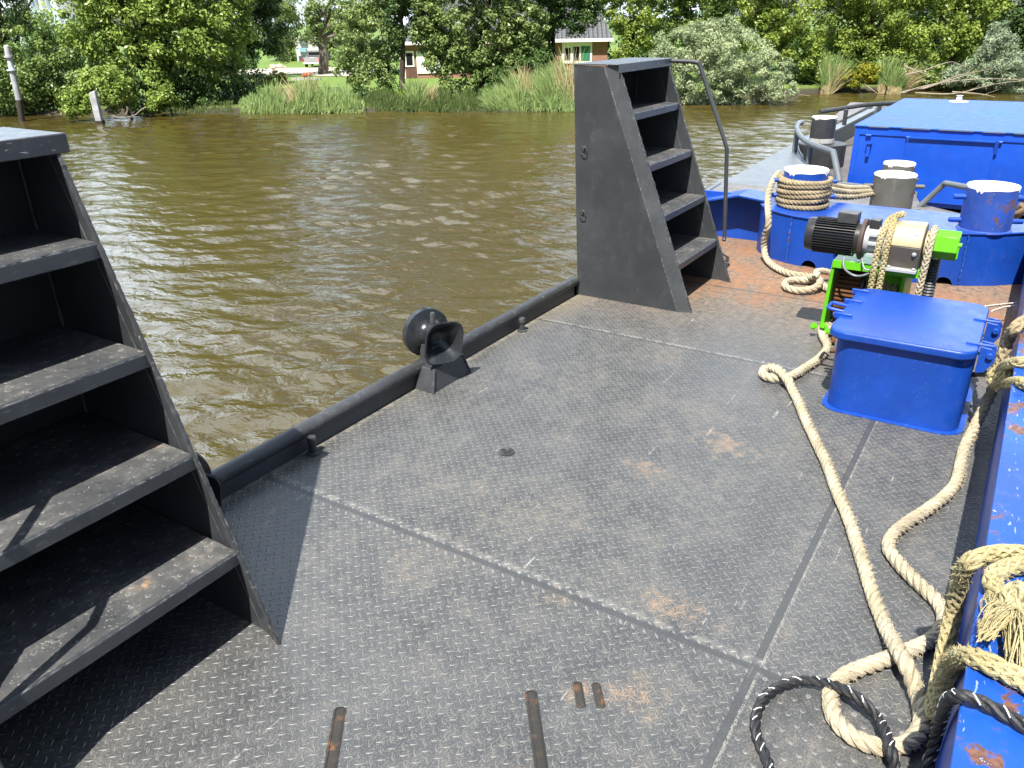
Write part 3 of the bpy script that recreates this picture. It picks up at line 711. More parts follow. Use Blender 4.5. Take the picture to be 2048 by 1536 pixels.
# ================================================================== the tug ahead
TZ0 = .10; WELL = -.15
tg = thing('tugboat', (9, 0, WELL), 'grey-decked tug moored ahead with a blue deckhouse and pipe rails', 'tugboat')
front = [(7.10, -2.6), (7.10, .4), (7.35, 1.85), (7.50, 2.60)]
outer = [(10.85, 2.70), (13.3, 2.78), (16.2, 3.05)]
m = MB(); m.slab(front+outer+[(19, 2.9), (19, -2.6)], -3, WELL); m.build('hull', TUGBLACK, tg)
inner = [(16.2, 2.56), (13.3, 2.52), (10.86, 2.60), (10.45, 2.48), (10.03, 2.33), (9.72, 2.25), (9.49, 2.15), (9.28, 2.02), (9.12, 1.88), (8.85, 1.72), (8.54, 1.59), (8.5, 1.39), (8.33, .85), (7.87, .80), (7.70, .60), (7.57, .39), (7.45, .15), (7.38, 0), (7.30, -2.6)]
m = MB(); m.slab(front+outer+inner, WELL-.001, TZ0); m.build('foredeck', TUGGREY, tg, smooth=0)
def deck_patch(poly, mat):
    m = MB(); V = [(x, y, TZ0+.004) for x, y in poly]; m.add(V, [tuple(range(len(V)))]); return m.build('tread_strip', mat, tg, smooth=0)
TUGTREAD = (lambda M: (M.set('Base Color', M.mix(M.noise(6, 5, .6).step(.3, .7), (.11, .105, .10), (.18, .17, .165))), M.set('Roughness', .6), M.bump((1-((M.xyz()[0]*(1/.06)).fract()-.5).abs()*4).mx(0.0)+(1-((M.xyz()[1]*(1/.06)).fract()-.5).abs()*4).mx(0.0), .8, .004), M.m)[-1])(Mat('tug_tread'))
deck_patch([(7.15, .75), (7.38, 1.86), (7.52, 2.55), (8.05, 2.55), (7.95, 1.9), (7.98, 1.2), (8.25, .86), (7.85, .76), (7.55, .36), (7.40, .05), (7.15, .05)], TUGTREAD)
m = MB(); m.tube([(7.10, -2.5, TZ0), (7.10, .4, TZ0), (7.35, 1.85, TZ0), (7.50, 2.60, TZ0)], .022, 10); m.tube([(7.50, 2.60, TZ0), (7.95, 2.625, TZ0)], .022, 10); m.build('edge_bead', TUGGREY, tg)
m = MB(); m.tube([(x, y, TZ0+.002) for x, y in inner[2:13]], .014, 8); m.build('rim_bead', TUGGREY, tg)
m = MB(); m.box(11.2, 15.5, 2.505, 2.52, WELL, .105); m.build('inner_wall', TUGBLACK, tg); m = MB(); m.box(11.2, 15.5, 2.47, 2.60, .105, .125); m.build('wall_cap', TUGGREY, tg)
m = MB(); m.hexa([(13.4, 2.62, .11), (16.1, 2.62, .11), (16.1, 3.02, .11), (13.4, 2.78, .11), (13.4, 2.62, .15), (16.1, 2.62, .17), (16.1, 3.02, .17), (13.4, 2.78, .15)]); m.build('step_plate', TUGTREAD, tg)
m = MB(); m.add([(x, y, WELL+.004) for x, y in ((7.3, -2.5), (7.38, 0), (7.57, .39), (7.87, .8), (8.33, .85), (8.5, 1.59), (9.12, 1.88), (10, 2.33), (11, 2.5), (18, 2.5), (18, -2.5))], [tuple(range(11))]); m.build('well_floor', paint('well_floor', (.085, .075, .068), rough=.7, dirt=(.14, .11, .08), dirt_amt=.5, rust=.1), tg, smooth=0)
def ztop(B, ty):
    lo, hi = B.z, B.z+3
    for _ in range(40):
        mid = (lo+hi)/2; q = Vector((B.x, B.y, mid))-CAM; py = 768-F*q.dot(_up)/q.dot(_fw)
        if py > ty: lo = mid
        else: hi = mid
    return lo
b1 = at(1589, 304, z=TZ0); zt = ztop(b1, 262); b2 = at(1616, 331, z=TZ0); b3 = at(1679, 365, z=TZ0)
zb2 = ztop(b2, 286)
m = MB(); m.tube(spline([at(1604, 245, z=zt+.02), at(1597, 247, z=zt+.02), at(1594, 257, z=zt), at(1600, 271, z=zt), at(1618, 286, z=zb2), at(1645, 297, z=zb2), at(1664, 304, z=zb2), at(1668, 310, z=zb2-.015), b3], .03), .032, 12)
m.cyl(b1, (b1.x, b1.y, zt), .032, 12); m.cyl(b2, (b2.x, b2.y, zb2), .028, 12); m.build('pipe_rail', TUGGREY, tg)
c1 = at(1838, 414, z=TZ0); q = at(1889, 368, x=c1.x); 
m = MB(); m.tube(spline([c1, at(1884, 372, x=c1.x), at(1891, 367, x=c1.x-.03), at(1900, 368, x=c1.x-.06), at(1990, 386, x=7.35), at(2075, 405, x=7.25)], .03), .024, 12); m.build('pipe_rail', TUGGREY, tg)
d1 = at(1688, 250, z=.225); zf = ztop(d1, 219)
m = MB(); m.tube(spline([at(1640, 224, z=zf-.02), at(1690, 216, z=zf), at(1722, 211, z=zf+.01), at(1757, 208, z=zf+.01), at(1800, 206, z=zf)], .1), .030, 10); m.cyl(d1, (d1.x, d1.y, zf), .030, 10)
e1 = at(1757, 228, z=.225); m.cyl(e1, (e1.x, e1.y, ztop(e1, 209)), .030, 10); m.build('pipe_rail', TUGBLACK, tg)
# deckhouse
CX_ = 8.8; ZT = .630; ZB = -.105; YL = 1.567; YR = -1.9
dh = MB(); dh.box(CX_, 11.85, YR, YL, ZB, ZT-.012); dh = dh.build('deckhouse', BLUE_CABIN, tg, bevel=.006)
m = MB(); m.box(CX_-.015, 11.88, YR, YL+.015, ZT-.012, ZT); m.build('roof', BLUE_ROOF, dh, bevel=.003)
m = MB(); m.box(CX_-.012, CX_-.0005, YR, YL-.03, ZT-.085, ZT-.06); m.box(CX_-.012, CX_-.0005, YL-.05, YL-.03, ZB+.02, ZT-.085); m.build('front_frame', BLUE_CABIN, dh)
m = MB(); y = YL-.12
while y > YR+.3:
    w = random.uniform(.16, .30); m.box(CX_-.019, CX_-.0152, y-w, y, ZT-.012, ZT-.002); y -= w+random.uniform(.05, .12)
m.build('hinge_strip', TUGGREY, dh)
pn = MB(); pn.box(CX_-.032, CX_-.0005, .325, 1.075, -.06, .535); pn = pn.build('door_panel', BLUE_CABIN, dh, bevel=.004)
m = MB(); m.box(CX_-.060, CX_-.0005, .30, 1.06, .537, .549); m.build('rain_strip', BLUE_CABIN, dh)
m = MB(); m.prism([(CX_-.07, .30, .553), (CX_-.001, .30, .553), (CX_-.001, .30, .41), (CX_-.03, .30, .43)], (0, .03, 0)); m.build('bracket', BLUE_CABIN, dh)
m = MB(); m.box(CX_-.045, CX_-.012, 1.395, 1.425, .34, .46); m.box(CX_-.06, CX_-.012, 1.385, 1.435, .46, .475); m.build('latch', BLUE_CABIN, dh)
for yy in (1.43, 1.06, .30, -.4):
    m = MB(); m.cyl((CX_-.02, yy-.025, ZT-.09), (CX_-.02, yy+.025, ZT-.09), .013); m.build('hinge', BLUE_CABIN, dh)
m = MB(); v0 = at(1917, 204, z=ZT); m.lathe([(.11, 0), (.11, .010), (.035, .018), (.03, .07), (.04, .075), (0, .08)], (v0.x, v0.y, ZT), n=20); m.build('roof_vent', WHITE, dh)
m = MB()
rope_mesh(m, [at(1990, 436, z=WELL+.05), at(2015, 430, z=WELL+.06), at(2035, 426, z=WELL+.12), at(2048, 410, z=WELL+.2)], .045, fuzz=60)
tag(m.build('mooring_rope', plain('old_rope', (.16, .11, .07), .9, scale=60, bump=.6)), 'dirty brown rope heaped on the tug floor below the deckhouse at the right edge', 'rope')

# ================================================================== ropes
def rope(name, label, pts, Rr, mat, kind='laid', group=None, **k):
    m = MB(); rope_mesh(m, pts, Rr, kind, **k)
    return tag(m.build(name, mat, smooth=50), label, 'rope', group)
def P(*q): return [at(a, b, z=z) for a, b, z in q]
r_ = .022
rope('deck_rope', 'long pale twisted rope snaking over the deck from the winch to a loop',
  P((1664, 652, .08), (1644, 655, .05), (1646, 672, .03), (1655, 694, .025), (1640, 715, .025), (1612, 735, .025), (1580, 753, .026), (1552, 757, .028), (1530, 751, .028), (1526, 741, .03), (1540, 735, .05), (1558, 741, .068), (1572, 755, .06), (1583, 775, .03), (1598, 805, .024), (1612, 840, .024), (1636, 890, .024), (1655, 930, .024), (1675, 985, .024), (1697, 1035, .024), (1714, 1085, .024), (1731, 1140, .024), (1748, 1195, .024), (1772, 1255, .03), (1797, 1300, .07), (1815, 1335, .07), (1831, 1375, .04), (1842, 1415, .026), (1844, 1445, .024), (1832, 1472, .024), (1808, 1490, .024), (1775, 1496, .024), (1735, 1487, .024), (1698, 1468, .024), (1672, 1440, .024), (1662, 1408, .024), (1663, 1380, .024), (1680, 1358, .024), (1712, 1340, .024), (1760, 1323, .024), (1806, 1306, .024), (1845, 1289, .024), (1876, 1268, .024), (1890, 1240, .024), (1880, 1210, .024), (1856, 1184, .024), (1828, 1158, .024), (1796, 1124, .024), (1778, 1096, .024), (1784, 1072, .024), (1810, 1048, .024), (1850, 1022, .024), (1888, 994, .024), (1912, 966, .024), (1921, 932, .026), (1928, 900, .03), (1942, 868, .05), (1961, 830, .10), (1978, 795, .16), (1995, 755, .25)),
  r_, ROPE_PALE, fuzz=420, lay=4.3)
rope('mooring_rope', 'pale plaited rope rising from the yellow knot over the bulwark edge',
  P((1990, 770, .22), (1998, 735, .29), (2008, 703, .36), (2018, 675, .42), (2030, 656, .485), (2048, 643, .49), (2080, 630, .48), (2200, 600, .478), (2330, 615, .478)), .023, ROPE_A, 'plait', fuzz=300)
rope('mooring_rope', 'yellowish rope loop knotted round the pale rope beside the hatch',
  P((2330, 690, .475), (2200, 700, .475), (2075, 714, .48), (2048, 723, .48), (2022, 727, .44), (2004, 736, .34), (1988, 748, .30), (1984, 762, .27), (1994, 770, .28), (2012, 758, .35), (2018, 745, .37), (2004, 752, .345), (1998, 764, .30), (2014, 766, .34), (2034, 764, .45), (2052, 768, .48), (2080, 775, .48), (2200, 800, .475), (2330, 790, .475)), .020, ROPE_Y, 'plait', fuzz=300)
rope('hatch_line', 'thin yellow line with pale taped end from the hatch hinge to the knot', P((1961, 706, .20), (1976, 716, .22), (1990, 730, .28), (1998, 744, .32)), .013, ROPE_Y, fuzz=80)
rope('hatch_line', 'thin yellow line with dark end running low from hatch to knot', P((1918, 747, .10), (1940, 748, .16), (1965, 747, .24), (1988, 750, .29)), .014, ROPE_Y, fuzz=80)
rope('deck_line', 'thin pale cord stretched from the hatch lid to the right bulwark, upper of two', P((1970, 613, .30), (2010, 608, .22), (2034, 606, .15)), .005, THINLINE, fuzz=0, step=.01)
rope('deck_line', 'thin pale cord drooping from the hatch hinge to the right bulwark, lower of two', P((1984, 622, .20), (2010, 614, .12), (2034, 611, .1)), .005, THINLINE, fuzz=0, step=.01)
rope('mooring_rope', 'thick frayed yellowish rope hanging in a tight bight from the bulwark down to the deck',
  P((2420, 1160, .476), (2260, 1122, .476), (2110, 1112, .485), (2048, 1106, .485), (2005, 1104, .485), (1968, 1110, .485), (1944, 1122, .47), (1928, 1142, .42), (1917, 1175, .34), (1908, 1215, .26), (1897, 1265, .19), (1884, 1330, .12), (1872, 1390, .065), (1864, 1425, .045), (1872, 1436, .05), (1882, 1412, .085), (1889, 1375, .15), (1896, 1345, .22), (1908, 1324, .33), (1930, 1314, .43), (1958, 1318, .475), (2000, 1338, .48), (2048, 1362, .48), (2110, 1395, .48), (2260, 1450, .476), (2420, 1480, .476)), .0215, ROPE_Y, 'plait', fuzz=600, nst=5, lay=8)
rope('mooring_rope', 'thick yellow rope curled in a knot on the blue bulwark top with its end unravelled',
  P((2420, 1090, .476), (2250, 1095, .476), (2120, 1122, .482), (2060, 1128, .482), (2022, 1134, .482), (1994, 1146, .482), (1985, 1168, .482), (1996, 1190, .482), (2018, 1208, .484), (2042, 1212, .51), (2052, 1196, .54), (2042, 1180, .545), (2024, 1188, .53), (2026, 1214, .52), (2048, 1238, .50), (2062, 1275, .49), (2054, 1315, .484), (2075, 1350, .484), (2190, 1400, .476), (2380, 1390, .476)), .0215, ROPE_Y, 'plait', fuzz=600, nst=5, lay=8)
m = MB(); root = at(2032, 1225, z=.50)
for k in range(300):
    if k < 165: tip = at(random.uniform(1952, 1990), random.uniform(1238, 1285), z=BT+random.uniform(.008, .05))
    else: tip = at(random.uniform(2005, 2050), random.uniform(1290, 1345), z=BT+random.uniform(.008, .05))
    q0 = root+Vector((random.uniform(-.02, .02), random.uniform(-.02, .02), random.uniform(-.02, .02)))
    mid = q0.lerp(tip, .5)+Vector((random.uniform(-.015, .015), random.uniform(-.015, .015), random.uniform(.0, .04)))
    m.tube(spline([q0, mid, tip], .012), random.uniform(.0006, .0017), 4)
for k in range(50):
    q0 = at(1990, 1200, z=.49); tip = at(random.uniform(1962, 1995), random.uniform(1205, 1240), z=BT+random.uniform(.006, .06)); m.tube(spline([q0, q0.lerp(tip, .5)+Vector((random.uniform(-.02, .02), random.uniform(-.02, .02), .02)), tip], .012), .0008, 4)
tag(m.build('frayed_rope_end', ROPE_Y), 'unravelled yellow rope tassel spread over the blue bulwark top', 'rope')
m = MB(); rope_mesh(m, P((1556, 1580, .022), (1532, 1515, .022), (1513, 1468, .022), (1513, 1428, .022), (1530, 1394, .022), (1562, 1372, .022), (1605, 1362, .024), (1650, 1366, .04), (1695, 1382, .062), (1730, 1408, .055), (1758, 1440, .035), (1774, 1472, .06), (1784, 1505, .065), (1790, 1545, .03), (1788, 1600, .02)), .0135, fuzz=0, lay=6.5, tracer=True)
rope_mesh(m, P((1838, 1600, .03), (1852, 1545, .05), (1868, 1490, .10), (1880, 1445, .19), (1890, 1415, .30), (1900, 1398, .42), (1918, 1392, .475), (1945, 1398, .475), (1985, 1415, .472), (2030, 1440, .472), (2090, 1475, .47), (2260, 1570, .468), (2420, 1610, .468)), .0135, fuzz=0, lay=6.5, tracer=True)
tag(m.build('black_rope', [ROPE_K, plain('fleck', (.75, .75, .72), .6)], smooth=50), 'black rope with white flecks looping over the deck and up across the blue bulwark', 'rope')
# bollard turns and the tail that runs down to the deck
hp = []; n = 40
zs = [.364, .372, .428, .452, .476, .522, .541, .546]
for k in range(7*n+1):
    t = k/n; i = int(min(t, 6.999)); f = t-i; z = zs[i]*(1-f)+zs[i+1]*f
    a = R(-60)+2*math.pi*t; rr = .155+.020+.004*math.sin(5*a)+.003*math.sin(9.3*t)
    hp.append((6.15+rr*math.cos(a), 1.385+rr*math.sin(a), z+.006*math.sin(a*1.0+t)))
rope('bollard_rope', 'fuzzy beige rope wound in turns round the left blue bollard', hp, .018, ROPE_A, fuzz=450, lay=4.6)
rope('bollard_rope', 'pale rope dropping from the left blue bollard to a coil on the deck',
  [Vector((6.22, 1.60, .56)), Vector((6.10, 1.60, .53)), Vector((5.96, 1.59, .46)), Vector((5.86, 1.56, .395))]+P((1537, 445, .30), (1531, 470, .20), (1528, 495, .10), (1534, 518, .04), (1552, 535, .03), (1580, 547, .03), (1612, 552, .03), (1634, 556, .05), (1640, 566, .06), (1626, 577, .04), (1600, 581, .03), (1576, 576, .03), (1570, 567, .03), (1584, 560, .03), (1610, 560, .035), (1636, 563, .03), (1652, 575, .03), (1672, 584, .03)), .0225, ROPE_PALE, fuzz=260, lay=5)
rope('bollard_rope', 'short pale rope end crossing the small deck coil beside the winch', P((1612, 556, .03), (1632, 552, .09), (1634, 544, .10), (1650, 543, .08), (1672, 552, .04), (1690, 562, .03)), .022, ROPE_PALE, fuzz=200, lay=5)
for k, (za, zb, ya, yb) in enumerate(((.50, .335, -.12, .08), (.46, .31, -.15, .0), (.41, .29, -.16, -.05))):
    a = Vector((6.15+.12, 1.385+ya, za)); b = Vector((7.06-.10, .90+.15+yb*.3, zb+.03))
    rope('mooring_rope', 'taut pale rope between the left blue bollard and the worn grey tug bollard', [a, a.lerp(b, .5)-Vector((0, 0, .015)), b], .022, ROPE_PALE, group='ropes between the barge and the tug', fuzz=150)
rope('winch_rope', 'doubled yellow rope slung over the winch coupling and hanging down its front', [(4.36, .573, .10), (4.33, .572, .25), (4.305, .570, .42), (4.295, .566, .57), (4.315, .558, .655), (4.37, .545, .70), (4.45, .50, .715), (4.44, .535, .70), (4.36, .528, .69), (4.31, .525, .645), (4.292, .528, .56), (4.303, .530, .42), (4.33, .535, .25), (4.36, .538, .10)], .0155, ROPE_Y, 'plait', fuzz=60)
rope('winch_rope', 'single pale rope hanging from the winch shaft beside the green end cap', [(4.56, .352, .3), (4.52, .348, .5), (4.47, .345, .635), (4.42, .343, .665), (4.365, .342, .635), (4.335, .342, .55), (4.335, .346, .42), (4.345, .352, .25), (4.36, .355, .10)], .0165, ROPE_PALE, 'plait', fuzz=40)
# ================================================================== water and land
def water_mat():
    M = Mat('water')
    a = -YAW+R(8)
    n2 = M.noise(5.5, 3, .55, vec=M.mapped((1.0, .5, 1), (0, 0, a)), dist=.5); n3 = M.noise(17, 2, .5, vec=M.mapped((1.0, .6, 1), (0, 0, a+R(20))))
    g = M.noise(.05, 3, .5)
    M.set('Base Color', M.mix(g.step(.3, .7), (.052, .039, .009), (.064, .049, .013)))
    M.set('Roughness', .05); M.set('IOR', 1.40); M.set('Specular IOR Level', .5)
    M.bump(n2*.8+n3*.12, .7, .045)
    return M.m
def wave_height(x, y):
    """wind ripples: many short-crested wave trains round one wind direction"""
    rng = np.random.default_rng(5); hgt = np.zeros_like(x); patch = np.zeros_like(x)
    for k in range(10):
        a = rng.uniform(0, 6.283); kk = 2*math.pi/rng.uniform(6, 22); patch += np.sin(kk*(x*math.cos(a)+y*math.sin(a))+rng.uniform(0, 6.283))
    patch = .85+.12*patch
    for k in range(74):
        lam = .26*(8.0**rng.random()); kk = 2*math.pi/lam; th = YAW-R(12)+rng.normal(0, .42)+(math.pi if rng.random() < .12 else 0)
        slope = .028*(1.15 if .4 < lam < 1.4 else .75); ph = rng.uniform(0, 6.283)
        env = .65+.5*np.sin(2*math.pi/(lam*rng.uniform(3, 7))*(-x*math.sin(th)+y*math.cos(th))+rng.uniform(0, 6.283))
        q = np.sin(kk*(x*math.cos(th)+y*math.sin(th))+ph+.6*np.sin(.35*kk*(-x*math.sin(th)+y*math.cos(th))+ph*2))
        hgt += slope/kk*env*(q+.22*np.cos(2*np.arcsin(np.clip(q, -1, 1))))
    return hgt*patch
# one sheet to the horizon, finely divided where the ripples can be seen
na, nr = 560, 860
ang = np.concatenate([[-math.pi+1e-3-.35+YAW, -2.0+YAW, -1.2+YAW], np.linspace(-.72, .72, na)+YAW, [1.2+YAW, 2.0+YAW, math.pi-.35+YAW]])
rad = np.concatenate([[.5, 2.0], 3.0*(62/3.0)**np.linspace(0, 1, nr), [90, 150, 300, 900]])
AA, RR = np.meshgrid(ang, rad); WXX = RR*np.cos(AA); WYY = RR*np.sin(AA)
HH = wave_height(WXX, WYY)*np.clip((75-RR)/30, 0, 1)*((AA > YAW-.8) & (AA < YAW+.8))
nA = len(ang); nR = len(rad); idx = np.arange(nA*nR).reshape(nR, nA)
Q = np.stack([idx[:-1, :-1], idx[:-1, 1:], idx[1:, 1:], idx[1:, :-1]], axis=-1).reshape(-1, 4)
wme = bpy.data.meshes.new('water'); wme.vertices.add(nA*nR); wme.vertices.foreach_set('co', np.stack([WXX, WYY, WATER+HH], axis=-1).astype(np.float32).ravel())
wme.loops.add(Q.size); wme.loops.foreach_set('vertex_index', Q.ravel().astype(np.int32)); wme.polygons.add(len(Q))
wme.polygons.foreach_set('loop_start', np.arange(0, Q.size, 4, dtype=np.int32)); wme.polygons.foreach_set('loop_total', np.full(len(Q), 4, dtype=np.int32))
wme.materials.append(water_mat()); wme.update(calc_edges=True); wme.shade_smooth()
wo = bpy.data.objects.new('water', wme); COL.objects.link(wo); tag(wo, kind='structure')

shore_px = [(-900, 245), (-400, 236), (0, 232), (120, 229), (300, 226), (480, 226), (600, 227), (720, 226), (850, 224), (960, 225), (1060, 224), (1147, 221), (1240, 214), (1320, 205), (1420, 196), (1520, 190), (1620, 187), (1720, 184), (1850, 181), (1960, 177), (2048, 174), (2300, 168), (3000, 150)]
shore = [at(x, y, z=WATER) for x, y in shore_px]
fh = Vector((math.cos(YAW), math.sin(YAW), 0)); rh = Vector((math.sin(YAW), -math.cos(YAW), 0))
rows = []
for k, (dd, zz) in enumerate(((-.5, WATER-.5), (.0, WATER-.02), (.5, WATER+.28), (3, GROUND-.05), (12, GROUND), (40, GROUND), (120, GROUND), (900, GROUND))):
    rows.append([Vector((p.x, p.y, 0))+Vector((p.x, p.y, 0)).normalized()*dd+Vector((0, 0, zz+random.uniform(-.03, .03)*(0 < k < 4))) for p in shore])
m = MB(); V = [p for r in rows for p in r]; nn = len(shore)
m.add(V, [(j*nn+i, j*nn+i+1, (j+1)*nn+i+1, (j+1)*nn+i) for j in range(len(rows)-1) for i in range(nn-1)])
GM = Mat('grass_ground'); g1 = GM.noise(.35, 5, .6); g2 = GM.noise(6, 4, .65)
_, _, gz = GM.xyz()
gc_ = GM.mix(g2.step(.3, .7), (.075, .135, .014), (.13, .195, .024)); gc_ = GM.mix(g1.step(.62, .72)*.6, gc_, (.10, .09, .035))
gc_ = GM.mix(gz.step(WATER+.36, WATER+.15), gc_, (.035, .03, .018))
GM.set('Base Color', gc_); GM.set('Roughness', .9); GM.bump(g2, .6, .05)
tag(m.build('ground', GM.m, smooth=60), kind='structure')
dv = [(478, 139), (560, 136), (640, 135), (700, 134), (760, 141), (730, 153), (640, 152), (590, 147), (520, 150), (470, 148)]
m = MB(); m.add([at(a, b, z=GROUND+.035) for a, b in dv], [tuple(range(len(dv)))])
tag(m.build('driveway', plain('gravel', (.42, .37, .29), .9, scale=3), smooth=0), kind='structure')

# ================================================================== foliage
def leaf_mat(name, a, b, tl=.35, rough=.5):
    M = Mat(name); at_ = M.nt.nodes.new('ShaderNodeAttribute'); at_.attribute_name = 'tint'
    t = E(M.nt, at_.outputs['Fac'])
    c = M.mix(t, a, b)
    M.set('Base Color', c); M.set('Roughness', rough); M.set('Specular IOR Level', .28)
    tr = M.nt.nodes.new('ShaderNodeBsdfTranslucent'); M.nt.links.new(c, tr.inputs[0])
    mx = M.nt.nodes.new('ShaderNodeMixShader'); mx.inputs[0].default_value = tl
    M.nt.links.new(M.b.outputs[0], mx.inputs[1]); M.nt.links.new(tr.outputs[0], mx.inputs[2]); M.nt.links.new(mx.outputs[0], M.out.inputs[0])
    return M.m
def leaf_obj(name, V, n, tint, mat, parent=None):
    """n quads from an (4n,3) array"""
    me = bpy.data.meshes.new(name); me.vertices.add(4*n); me.vertices.foreach_set('co', V.astype(np.float32).ravel())
    me.loops.add(4*n); me.loops.foreach_set('vertex_index', np.arange(4*n, dtype=np.int32))
    me.polygons.add(n); me.polygons.foreach_set('loop_start', np.arange(0, 4*n, 4, dtype=np.int32)); me.polygons.foreach_set('loop_total', np.full(n, 4, dtype=np.int32))
    at_ = me.attributes.new('tint', 'FLOAT', 'FACE'); at_.data.foreach_set('value', tint.astype(np.float32))
    me.materials.append(mat); me.update(calc_edges=True)
    o = bpy.data.objects.new(name, me); COL.objects.link(o)
    if parent is not None: o.parent = parent; o.matrix_parent_inverse = Matrix.Translation(-parent.location)
    return o
def unit(a): return a/np.maximum(np.linalg.norm(a, axis=1, keepdims=True), 1e-9)
def leaves_from(puffs, per, size, asp=.55, up=.35, droop=0., flat=.8):
    """puffs: rows x,y,z,r -> leaf quads spread through each clump, densest near its outside"""
    pf = np.repeat(puffs, per, axis=0); n = len(pf)
    d = unit(RNG.normal(size=(n, 3))); rr = pf[:, 3]*RNG.random(n)**.42
    c = pf[:, :3]+d*rr[:, None]*np.array([1, 1, flat]); 
    nrm = unit(d*.85+RNG.normal(size=(n, 3))*.5+np.array([0, 0, up]))
    t = unit(np.cross(nrm, RNG.normal(size=(n, 3)))); t[:, 2] -= droop; t = unit(t); b = unit(np.cross(nrm, t))
    s = size*RNG.uniform(.6, 1.35, n)[:, None]
    V = np.stack([c-t*s, c+b*s*asp, c+t*s, c-b*s*asp], axis=1).reshape(-1, 3)
    tint = np.clip(RNG.normal(.5, .22, n)+np.repeat(RNG.normal(0, .16, len(puffs)), per), 0, 1)
    return V, n, tint
def px_puffs(blobs, d, dens=1.0, rpx=17, rvar=.45, shell=.55):
    """blobs in photo px (cx, cy, rx, ry, depth offset) at horizontal distance d -> clumps through real volumes"""
    out = []
    for bl in blobs:
        cx, cy, rx, ry = bl[:4]; dd = bl[4] if len(bl) > 4 else 0
        D = d+dd; k = D/1745.0; c = np.array(at(cx, cy, d=D)); rad = (rx*k, min(rx, ry*1.3)*k*.85, ry*k)
        n = max(5, int(dens*(rx*ry/(rpx*rpx))*2.9))
        q = unit(RNG.normal(size=(n, 3)))*(RNG.random(n)**(1/3*(1-shell)+.08))[:, None]
        w = c+np.outer(q[:, 0]*rad[0], np.array(rh))+np.outer(q[:, 1]*rad[1], np.array(fh))+np.outer(q[:, 2]*rad[2], [0, 0, 1])
        r = rpx*k*RNG.uniform(1-rvar, 1+rvar, n)
        out.append(np.column_stack([w, r]))
    P_ = np.vstack(out); P_[:, 2] = np.maximum(P_[:, 2], WATER+.05+P_[:, 3]*.55); return P_
BARK = paint('bark', (.055, .045, .033), rough=.9, dirt=(.14, .12, .09), dirt_amt=.6, spec=.1, bump=.8)
BARK_GREY = paint('grey_bark', (.14, .125, .105), rough=.9, dirt=(.28, .25, .21), dirt_amt=.6, spec=.1, bump=.8)
def limb(mb, a, b, r0, r1, wob=.06, n=8):
    a = Vector(a); b = Vector(b); L = (b-a).length; pts = []; rr = []
    for i in range(n+1):
        t = i/n; w = L*wob*math.sin(t*math.pi); pts.append(a.lerp(b, t)+Vector((random.uniform(-w, w), random.uniform(-w, w), random.uniform(-w, w)*.4))); rr.append(r0+(r1-r0)*t)
    mb.tube(pts, rr, 8)
def tree(name, label, cat, blobs, d, base, mat, per=90, size=.085, dens=1.0, rpx=17, trunk=None, tr=.16, bark=None, limbs=7, group=None, asp=.55, droop=0., shell=.55, up=.35, basez=None, flat=.8):
    """base: photo px column of the stem foot; trunk: list of px points of the visible stem"""
    bz = GROUND if basez is None else basez
    b = at(base, 150, d=d); b = Vector((b.x, b.y, bz))
    t = thing(name, b, label, cat, group)
    puffs = px_puffs(blobs, d, dens, rpx, shell=shell)
    V, n, tint = leaves_from(puffs, per, size, asp, up, droop, flat)
    leaf_obj('foliage', V, n, tint, mat, t)
    m = MB(); cs = sorted([at(q[0], q[1], d=d+(q[4] if len(q) > 4 else 0)) for q in blobs], key=lambda v: v.z)
    top = cs[-1]
    if trunk:
        pts = [b-Vector((0, 0, .2))]+[at(q[0], q[1], d=d) for q in trunk]
        sp = spline(pts, .3); m.tube(sp, [tr*(1-.6*i/len(sp)) for i in range(len(sp))], 9); fork = pts[-1]; mids = sp
    else:
        fork = b.lerp(top, .55); mids = spline([b-Vector((0, 0, .2)), b.lerp(fork, .5)+Vector((random.uniform(-.15, .15), random.uniform(-.15, .15), 0)), fork], .3); m.tube(mids, [tr*(1-.5*i/len(mids)) for i in range(len(mids))], 9)
    for k in range(limbs):
        s = mids[int(len(mids)*random.uniform(.35, .98))]; e = Vector(puffs[random.randrange(len(puffs))][:3])
        if e.z > s.z-.3: limb(m, s, e, tr*.38, tr*.07)
    m.build('trunk', bark or BARK, t)
    return t
L_LIME = leaf_mat('lime_leaves', (0.126, 0.208, 0.036), (0.357, 0.459, 0.109), .36, .38)
L_MID = leaf_mat('mid_leaves', (0.079, 0.151, 0.038), (0.251, 0.338, 0.097), .32, .38)
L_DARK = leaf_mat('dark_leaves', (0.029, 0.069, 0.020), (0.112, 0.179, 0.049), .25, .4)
L_SMALL = leaf_mat('small_leaves', (0.093, 0.157, 0.041), (0.297, 0.373, 0.122), .32, .38)
L_YEL = leaf_mat('yellow_leaves', (0.143, 0.174, 0.015), (0.348, 0.337, 0.030), .4)
L_SILVER = leaf_mat('silver_leaves', (0.173, 0.239, 0.116), (0.495, 0.561, 0.322), .3, .45)
L_GREY = leaf_mat('grey_willow_leaves', (0.148, 0.206, 0.124), (0.380, 0.454, 0.297), .3)
L_WOOD = leaf_mat('wood_leaves', (0.099, 0.172, 0.026), (0.343, 0.416, 0.083), .36, .4)
L_WOOD2 = leaf_mat('wood_leaves_olive', (0.079, 0.144, 0.032), (0.264, 0.338, 0.083), .34, .4)
L_CON = leaf_mat('juniper_needles', (0.148, 0.181, 0.020), (0.446, 0.446, 0.049), .2)

